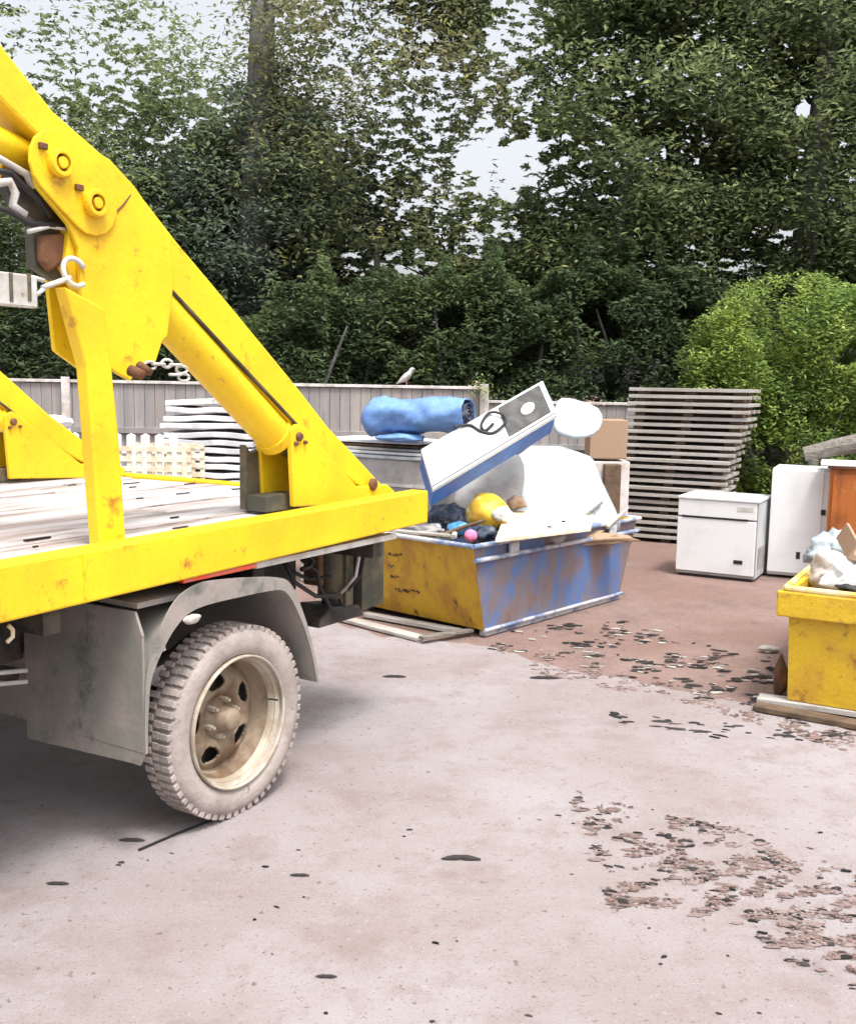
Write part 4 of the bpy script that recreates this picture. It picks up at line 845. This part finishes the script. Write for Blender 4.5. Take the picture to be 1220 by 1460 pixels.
m = MB(); c = on2(0.25, 0.62, 0.75); m.tube([(c[0] - 0.13, c[1], c[2]), (c[0] + 0.1, c[1] - 0.06, c[2] + 0.02)], [0.10, 0.08], 24)
thing_mesh(m, 'white_bucket', WHITE, labs[4], 'bucket', bevel=0.006)
m = MB(); M = Matrix.Translation(on2(1.2, 0.7, 0.82)) @ Matrix.Rotation(0.35, 4, 'Y') @ Matrix.Rotation(0.4, 4, 'X'); m.box(-0.35, 0.35, -0.25, 0.25, -0.012, 0.012, M)
thing_mesh(m, 'broken_panel', WHITE, labs[5], 'panel', bevel=0.003)
l2('black_scrap', 0.10, 1.05, 0.685, (0.05, 0.10, 0.025), LABEL, 'black scrap sticking out beside the large white sack in the bright skip', 'scrap', 45, 0.4)
l2('black_scrap', 0.10, 0.72, 0.69, (0.05, 0.10, 0.025), LABEL, 'black scrap in front of the white bucket in the bright skip', 'scrap', 46, 0.4)

# ------------------------------------------------------------------ litter
def chips(name, m_, spots, label, rr=(0.012, 0.05)):
    m = MB()
    for k, (x, y) in enumerate(spots):
        L_ = random.uniform(rr[0], rr[1]) ** 1.0; n = 12; q = random.uniform(0, 99); a = random.gauss(-0.12, 0.25); asp = random.uniform(0.16, 0.5); bend = random.uniform(-0.5, 0.5); ring = []
        for j in range(n):
            t = 2 * math.pi * j / n; r = 1 + 0.55 * noise.noise(Vector((math.cos(t) * 1.7 + q, math.sin(t) * 1.7, q)))
            px = L_ * r * math.cos(t); py = asp * L_ * r * math.sin(t) + bend * px * px / L_ * 0.5; ring.append((x + px * math.cos(a) - py * math.sin(a), y + px * math.sin(a) + py * math.cos(a)))
        h = random.uniform(0.001, 0.006); z = 0.001 + 0.000003 * k
        cx, cy = sum(p[0] for p in ring) / n, sum(p[1] for p in ring) / n
        m.add([(p[0], p[1], z) for p in ring] + [(cx + (p[0] - cx) * 0.8, cy + (p[1] - cy) * 0.8, z + h) for p in ring], [tuple(range(n, 2 * n))] + [(i, (i + 1) % n, n + (i + 1) % n, n + i) for i in range(n)])
    o = m.build(name, m_); return tag(o, label, 'litter', None, 'stuff')
def inpoly(u, v, poly):
    c = False; j = len(poly) - 1
    for i in range(len(poly)):
        if (poly[i][1] > v) != (poly[j][1] > v) and u < (poly[j][0] - poly[i][0]) * (v - poly[i][1]) / (poly[j][1] - poly[i][1]) + poly[i][0]: c = not c
        j = i
    return c
def scatter(poly, n, clump=True, fr=9.0):
    us = [p[0] for p in poly]; vs = [p[1] for p in poly]; out = []; t = 0
    while len(out) < n and t < n * 60:
        t += 1; u = random.uniform(min(us), max(us)); v = random.uniform(min(vs), max(vs))
        if not inpoly(u, v, poly): continue
        if clump and noise.noise(Vector((u / 45, v / 18, 1.0))) + 0.5 * noise.noise(Vector((u / 17, v / 7, 5.0))) < 0.02: continue
        p = G(u, v); out.append((p[0], p[1]))
    return out
random.seed(5)
SMEAR = mat('dried_mud_film', (0.17, 0.118, 0.108), 0.95, var=(0.24, 0.185, 0.175), vscale=5, fine=0.15)
def smear(name, spots, rmin, rmax, label):
    m = MB()
    for k, (x, y) in enumerate(spots):
        L_ = random.uniform(rmin, rmax); n = 22; ph_ = random.uniform(0, 99)
        ring = []
        for j in range(n):
            t = 2 * math.pi * j / n; r = 1 + 0.7 * noise.noise(Vector((math.cos(t) * 1.5 + ph_, math.sin(t) * 1.5, 0))) + 0.4 * noise.noise(Vector((math.cos(t) * 5 + ph_, math.sin(t) * 5, 2)))
            ring.append((x + L_ * r * math.cos(t), y + 0.45 * L_ * r * math.sin(t), 0.0006 + 0.00001 * k))
        m.add(ring, [tuple(range(n))])
    return tag(m.build(name, SMEAR), label, 'mud', None, 'stuff')
big = [(795, 1120), (860, 1140), (930, 1160), (1030, 1175), (1120, 1210), (1230, 1250), (1330, 1290), (1330, 1440), (1230, 1412), (1120, 1370), (1060, 1320), (960, 1300), (870, 1300), (850, 1230), (838, 1180)]
edgep = [(700, 905), (790, 890), (900, 885), (1010, 920), (1110, 940), (1120, 1005), (1215, 1040), (1215, 1060), (1010, 995), (890, 965), (780, 940), (690, 925)]
smear('mud_film', scatter(big, 420), 0.008, 0.032, 'thin reddish mud film in patches under the litter at lower right')
chips('scattered_litter', CHIP, scatter(big, 330), 'patch of dark leaf and bark litter on the pale concrete at lower right', (0.005, 0.024))
chips('reddish_crumbs', CHIPR, scatter(big, 1300), 'reddish brick crumbs among the dark litter at lower right', (0.003, 0.011))
chips('edge_litter', CHIP, scatter(edgep, 320), 'dark litter along the far edge of the concrete', (0.006, 0.045))
chips('pale_chips', PALLET, scatter(edgep, 80, True), 'pale splinters along the far edge of the concrete', (0.008, 0.04))
chips('edge_crumbs', CHIPR, scatter([(690, 918), (800, 935), (1000, 985), (1215, 1045), (1215, 1075), (1000, 1010), (780, 965)], 600), 'brown crumbs where earth meets concrete', (0.004, 0.02))
chips('sparse_litter', CHIP, scatter([(0, 1230), (480, 1180), (1240, 1060), (1240, 1460), (0, 1460)], 38, False), 'sparse tiny dark specks over the concrete yard', (0.004, 0.013))
chips('row_litter', CHIP, scatter([(870, 1012), (960, 1025), (1215, 1045), (1215, 1062), (1010, 1052), (880, 1030)], 46, False), 'row of dark bits on the concrete before the bright yellow skip', (0.01, 0.05))
for (u, v, L_, lb) in ((775, 968, 0.085, 'dark flat fragment alone on the concrete, nearest the blue skip side'), (657, 1227, 0.072, 'curved dark twig piece alone in the middle of the concrete'), (427, 1250, 0.035, 'small dark fragment on the concrete right of the lorry wheel'),
                      (465, 1395, 0.032, 'forked dark fragment near the bottom edge of the yard'), (1003, 997, 0.06, 'dark flat fragment near the left of the bright yellow skip'), (82, 1262, 0.04, 'dark oily fragment on the concrete left of the lorry wheel'), (188, 1200, 0.05, 'dark clod lying at the front end of the contact shadow strip'), (562, 966, 0.07, 'thin grey fragment on the concrete between wheel and skip')):
    c = G(u, v); m = MB(); n = 7; pts_ = [(c[0] + L_ * (t - 0.5) * 2, c[1] + 0.35 * L_ * (0.5 - abs(t - 0.5)) * (1 if u == 657 else 0.3), 0.008) for t in np.linspace(0, 1, 7)]
    m.tube(pts_, [L_ * k for k in (0.04, 0.14, 0.2, 0.17, 0.21, 0.14, 0.05)], 7)
    for i, p_ in enumerate(m.v): m.v[i] = (p_[0], p_[1], max(0.001, p_[2] * 0.7))
    thing_mesh(m, 'dark_fragment', CHIP, lb, 'fragment', 'single fragments lying on the concrete')

# ------------------------------------------------------------------ vegetation
def leaf_mesh(name, centres, sizes, m_, parent, flat=0.38, seed=0):
    g = np.random.default_rng(seed); n = len(centres); L = sizes[:, None]
    th = g.uniform(0, 2 * np.pi, n); el = g.normal(0, flat, n); ro = g.normal(0, flat * 1.1, n)
    d = np.stack([np.cos(th) * np.cos(el), np.sin(th) * np.cos(el), np.sin(el)], 1)
    s = np.stack([-np.sin(th), np.cos(th), np.zeros(n)], 1); up = np.cross(d, s); s = s * np.cos(ro)[:, None] + up * np.sin(ro)[:, None]
    w_ = g.uniform(0.28, 0.5, n)[:, None]; nrm = np.cross(d, s)
    P_ = np.stack([centres - d * L * 0.5, centres + s * L * w_ * 0.5 - d * L * 0.05 + nrm * L * 0.08, centres + d * L * 0.5, centres - s * L * w_ * 0.5 - d * L * 0.05 + nrm * L * 0.08], 1).reshape(-1, 3)
    me = bpy.data.meshes.new(name); me.vertices.add(4 * n); me.vertices.foreach_set('co', P_.astype(np.float32).ravel())
    me.loops.add(4 * n); me.loops.foreach_set('vertex_index', np.arange(4 * n, dtype=np.int32))
    me.polygons.add(n); me.polygons.foreach_set('loop_start', np.arange(0, 4 * n, 4, dtype=np.int32)); me.polygons.foreach_set('loop_total', np.full(n, 4, dtype=np.int32))
    me.update(); me.materials.append(m_); o = bpy.data.objects.new(name, me); C.objects.link(o)
    if parent is not None: o.parent = parent
    return o
# openings through the crowns, as (x, z, rx, rz, strength) on the tree line about 15 m off
def W_(u, v, ru, rv, s):
    p = AY(u, v, 15.5); return (p[0], p[2], ru / F * 15.5, rv / F * 15.5, s)
OPEN = [W_(60, 60, 200, 110, 0.64), W_(180, 120, 160, 90, 0.48), W_(510, 60, 130, 90, 0.50), W_(740, 30, 50, 60, 0.69), W_(715, 235, 66, 50, 0.95), W_(640, 200, 150, 130, 0.58), W_(800, 240, 110, 70, 0.50), W_(680, 335, 70, 30, 0.59),
        W_(560, 380, 90, 28, 0.59), W_(480, 430, 90, 22, 0.53), W_(1000, 375, 80, 26, 0.58), W_(960, 210, 50, 60, 0.48), W_(1150, 152, 16, 18, 0.95), W_(1120, 340, 50, 20, 0.58), W_(870, 120, 100, 80, 0.44), W_(330, 60, 60, 70, 0.38), W_(1040, 80, 110, 70, 0.40), W_(1180, 230, 80, 80, 0.38)]
def vnoise(P_, sc, seed):
    q = P_ * sc + seed * 13.7; i = np.floor(q).astype(np.int64); f = q - i; f = f * f * (3 - 2 * f); out = 0
    for a in (0, 1):
        for b in (0, 1):
            for c in (0, 1):
                h = ((i[:, 0] + a) * 73856093 ^ (i[:, 1] + b) * 19349663 ^ (i[:, 2] + c) * 83492791) & 0xFFFFF
                h = ((h * 1103515245 + 12345) >> 7) & 0xFFFF
                out = out + h / 65535.0 * (f[:, 0] if a else 1 - f[:, 0]) * (f[:, 1] if b else 1 - f[:, 1]) * (f[:, 2] if c else 1 - f[:, 2])
    return out
def keep(x, z, g):
    k = np.full(len(x), 0.80)
    wob = 0.45 * (np.sin(x * 7.1 + 2.0 * np.sin(z * 5.3)) * np.sin(z * 8.7 + 1.5 * np.sin(x * 4.1)) + 0.7 * np.sin(x * 17 + 3 * np.sin(z * 11)) * np.sin(z * 23 + x * 5))
    for (cx, cz, rx, rz, s) in OPEN:
        d = ((x - cx) / rx) ** 2 + ((z - cz) / rz) ** 2 + wob; k = np.minimum(k, 1 - s * np.clip(1.5 - d, 0, 1))
    Q_ = np.stack([x, z * 2.2, x * 0], 1); nn_ = 0.5 * vnoise(Q_, 7.5, 1) + 0.5 * vnoise(Q_, 14.0, 2)
    nn_ = (nn_ - 0.22) / 0.56
    return (0.65 * nn_ + 0.35 * g.uniform(0, 1, len(x))) < k * 0.98
def crown(cx, cy, cz, rx, ry, rz, nclump, per, cl, size, seed, fill=0.45, win=True):
    g = np.random.default_rng(seed); d = g.normal(size=(nclump * 2, 3)); d /= np.linalg.norm(d, axis=1)[:, None]
    r = g.uniform(fill, 1, nclump * 2) ** 0.6; c = d * r[:, None] * np.array([rx, ry, rz]) + np.array([cx, cy, cz])
    f = np.array([noise.noise(Vector((p[0] * 0.9, p[1] * 0.9, p[2] * 1.3 + seed))) for p in c]); c = c[f > -0.12][:nclump]
    k = len(c); n = k * per; q = np.repeat(c, per, 0) + g.normal(size=(n, 3)) * np.array([cl, cl, cl * 0.42])
    if win:
        sc = 15.5 / q[:, 1]; q = q[keep(q[:, 0] * sc, HC + (q[:, 2] - HC) * sc, g)]
    q = q[q[:, 2] > 0.05]
    return q, size * g.uniform(0.6, 1.3, len(q)), c
def tree(name, u, Y, ztop, zbase, rx, trunk_r, m_, label, dens=1.0, size=0.13, seed=1, cat='tree', lean=0.0, fill=0.4, cl=0.30, win=True, th=None):
    x = AY(u, 500, Y)[0]; R_ = empty(name, (x, Y, 0), 0, label, cat, 'trees behind the fence')
    cz, rz = (ztop + zbase) / 2, (ztop - zbase) / 2
    q, s, c = crown(x, Y, cz, rx, rx * 0.8, rz, int(150 * dens * rx * rz / 4), 85, cl, size, seed, fill, win)
    q = q - np.array([x, Y, 0]); leaf_mesh('crown', q, s, m_, R_, seed=seed)
    rd = random.Random(seed); m = MB(); n = 12; pts = []; rs = []
    for i in range(n + 1):
        t = i / n; pts.append((lean * t + 0.10 * math.sin(t * 5 + seed), 0.08 * math.sin(t * 4 + seed * 2), (th or (ztop - 0.3)) * t)); rs.append(trunk_r * (1.15 - 0.85 * t) * (1.35 if i == 0 else 1))
    m.tube(pts, rs, 12); T = m.build('trunk', BARK, R_, smooth=True)
    for k in range(14):
        i = rd.randint(3, n - 1); p = Vector(pts[i]); a = rd.uniform(0, 2 * math.pi); L_ = rx * rd.uniform(0.35, 0.7) * (1.1 - 0.5 * i / n); e = p + Vector((math.cos(a) * L_, math.sin(a) * L_ * 0.8, L_ * rd.uniform(0.1, 0.5)))
        mid = p.lerp(e, 0.5) + Vector((0, 0, -0.1)); m = MB(); r0 = rs[i] * 0.45; m.tube([p, mid, e], [r0, r0 * 0.6, r0 * 0.15], 6)
        for j in range(3):
            s0 = p.lerp(e, rd.uniform(0.4, 0.9)); b = rd.uniform(0, 6.28); l2_ = L_ * 0.4; m.tube([s0, s0 + Vector((math.cos(b) * l2_, math.sin(b) * l2_, l2_ * rd.uniform(-0.2, 0.5)))], [r0 * 0.35, 0.004], 5)
        m.build('limb', BARK, R_)
    return R_
tree('broadleaf_tree', 30, 15.0, 8.2, 1.6, 2.6, 0.15, LEAF_M, 'loose leafy tree at far left, thin crown seen over the lorry arm', 2.5, 0.105, 21, th=3.6)
tree('broadleaf_tree', 215, 16.5, 7.4, 1.8, 2.2, 0.13, LEAF_M, 'mid green tree behind the knee of the lorry arm', 2.9, 0.105, 22, th=3.6)
tree('conifer_tree', 368, 15.3, 6.0, 2.4, 1.25, 0.30, LEAF_G, 'grey green conifer with a thick bare grey upper trunk', 3.4, 0.105, 23, cl=0.26, th=10.5)
tree('conifer_tree', 470, 16.8, 5.9, 1.6, 1.5, 0.14, LEAF_G, 'shorter dusky conifer right of the grey trunked one', 3.4, 0.105, 24)
tree('broadleaf_tree', 545, 15.6, 9.0, 1.9, 2.2, 0.13, LEAF_O, 'olive green tree with open crown left of the bright sky gap', 2.9, 0.105, 25, th=3.9)
tree('broadleaf_tree', 720, 16.4, 9.0, 1.9, 2.3, 0.12, LEAF_M, 'sparse crowned tree round the bright sky gap at the centre', 3.0, 0.105, 26, th=3.2)
tree('broadleaf_tree', 880, 15.2, 8.8, 2.0, 1.9, 0.16, LEAF_M, 'dense tree right of the bright sky gap', 3.3, 0.11, 27, th=5)
tree('broadleaf_tree', 1010, 16.2, 8.8, 2.2, 1.9, 0.16, LEAF_M, 'green tree left of the dark trunk at the right', 3.3, 0.11, 28, th=5)
tree('conifer_tree', 1145, 15.0, 9.2, 2.0, 1.7, 0.26, LEAF_M, 'tall dusky tree with a broad dark trunk at the right, above the bush', 2.8, 0.11, 29, th=10)
tree('broadleaf_tree', 1290, 15.6, 8.8, 1.6, 2.2, 0.18, LEAF_D, 'dark tree at the far right edge', 2.9, 0.115, 30)
tree('broadleaf_tree', -190, 15.6, 8.4, 1.6, 2.4, 0.18, LEAF_M, 'green tree beyond the left edge', 1.4, 0.13, 31)
tree('conifer_tree', 950, 17.8, 9.6, 2.5, 2.4, 0.2, LEAF_D, 'dark backdrop tree standing behind the dense ones', 1.6, 0.15, 32)
tree('broadleaf_tree', 640, 17.5, 4.6, 1.4, 3.0, 0.16, LEAF_D, 'low dark tree below the bright sky gap', 2.2, 0.15, 33)
tree('broadleaf_tree', 330, 18.0, 5.4, 1.4, 3.2, 0.16, LEAF_D, 'low dark tree behind the conifers', 2.0, 0.15, 34)
# hedge
def hedge(name, ua, ub, Y, zt, dep, n, size, m_, seed, label):
    g = np.random.default_rng(seed); xa, xb = AY(ua, 500, Y)[0], AY(ub, 500, Y)[0]
    x = g.uniform(xa, xb, n); tp = np.array([zt + 0.9 * noise.noise(Vector((a * 0.55, seed, 0))) + 0.4 * noise.noise(Vector((a * 1.9, seed, 4))) for a in x])
    spr = np.array([max(0.0, noise.noise(Vector((a * 3.1, seed, 9)))) for a in x]); z = tp * (1 - g.uniform(0, 1, n) ** 1.25 * 0.97) * (1 + 0.75 * spr * g.uniform(0, 1, n) ** 2); y = Y + dep * g.uniform(-0.5, 0.5, n) * (1 - 0.4 * (z / zt) ** 3)
    f = np.array([noise.noise(Vector((a * 1.6, b * 1.6, c * 2.6))) for a, b, c in zip(x, y, z)]); k = f > -0.22
    R_ = empty(name, ((xa + xb) / 2, Y, 0), 0, label, 'hedge'); q = np.stack([x, y, z], 1)[k] - np.array([(xa + xb) / 2, Y, 0])
    leaf_mesh('foliage', q, size * g.uniform(0.6, 1.3, len(q)), m_, R_, seed=seed)
    m = MB(); rd = random.Random(seed); xx = xa
    while xx < xb:
        xl = xx - (xa + xb) / 2; m.tube([(xl, 0, 0), (xl + rd.uniform(-.2, .2), rd.uniform(-.2, .2), zt * 0.5), (xl + rd.uniform(-.4, .4), rd.uniform(-.3, .3), zt * 0.85)], [0.05, 0.035, 0.012], 6); xx += 0.6
    m.build('stems', BARK, R_); return R_
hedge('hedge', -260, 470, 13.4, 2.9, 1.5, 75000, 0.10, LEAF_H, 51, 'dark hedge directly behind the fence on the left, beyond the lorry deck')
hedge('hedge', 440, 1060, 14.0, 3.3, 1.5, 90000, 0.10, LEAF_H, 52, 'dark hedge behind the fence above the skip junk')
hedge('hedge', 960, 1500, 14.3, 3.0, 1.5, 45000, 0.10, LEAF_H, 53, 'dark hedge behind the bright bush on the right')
# bright bush
BYY = 12.7; bcx = AY(1130, 540, BYY)[0]; BU = empty('bright_bush', (bcx, BYY, 0), 0, 'rounded bright green bush right of the pallet stack', 'bush')
g = np.random.default_rng(60); Q = []
for (u, v, ru, rv) in ((1130, 500, 135, 105), (1040, 545, 72, 100), (1180, 600, 120, 130), (1240, 520, 110, 110), (1085, 610, 70, 110), (1150, 680, 130, 110)):
    c = AY(u, v, BYY); n = int(15000 * ru * rv / 12000); d = g.normal(size=(n, 3)); d /= np.linalg.norm(d, axis=1)[:, None]; r = g.uniform(0.25, 1.1, n)[:, None] ** 0.28
    k_ = np.array([1 + 0.13 * noise.noise(Vector(x) * 3) for x in d])[:, None]
    Q.append(d * r * k_ * np.array([ru / F * BYY, 0.65, rv / F * BYY]) + c)
Q = np.concatenate(Q); f = np.array([noise.noise(Vector(p) * 2.6) for p in Q]); Q = Q[(f > -0.18) & (Q[:, 2] > 0.03)] - np.array([bcx, BYY, 0])
leaf_mesh('foliage', Q, 0.072 * g.uniform(0.6, 1.3, len(Q)), LEAF_B, BU, seed=61)
m = MB()
for k in range(7): a = k * 0.9; m.tube([(0.1 * math.cos(a), 0.1 * math.sin(a), 0), (0.5 * math.cos(a), 0.3 * math.sin(a), 0.8), (0.9 * math.cos(a), 0.4 * math.sin(a), 1.7)], [0.05, 0.03, 0.01], 6)
m.build('stems', BARK, BU)
# small flowering sprig on the fence
fx = AY(683, 552, FY - 0.15); SP = empty('flowering_sprig', (fx[0], FY - 0.12, 0), 0, 'sprig of pale yellow blossom poking over the fence where the fence height drops', 'plant')
q = rng.normal(size=(60, 3)) * np.array([0.06, 0.04, 0.05]) + np.array([0, 0, fx[2]]); leaf_mesh('blossom', q, 0.04 * rng.uniform(0.7, 1.3, 60), CREAM, SP, seed=5)
q = rng.normal(size=(80, 3)) * np.array([0.07, 0.05, 0.07]) + np.array([0.05, 0, fx[2] - 0.03]); leaf_mesh('leaves', q, 0.05 * rng.uniform(0.7, 1.3, 80), LEAF_B, SP, seed=6)
m = MB(); m.tube([(0, 0, 0), (0.03, 0, fx[2] * 0.5), (0, 0, fx[2])], [0.012, 0.01, 0.004], 6); m.build('stem', BARK, SP)
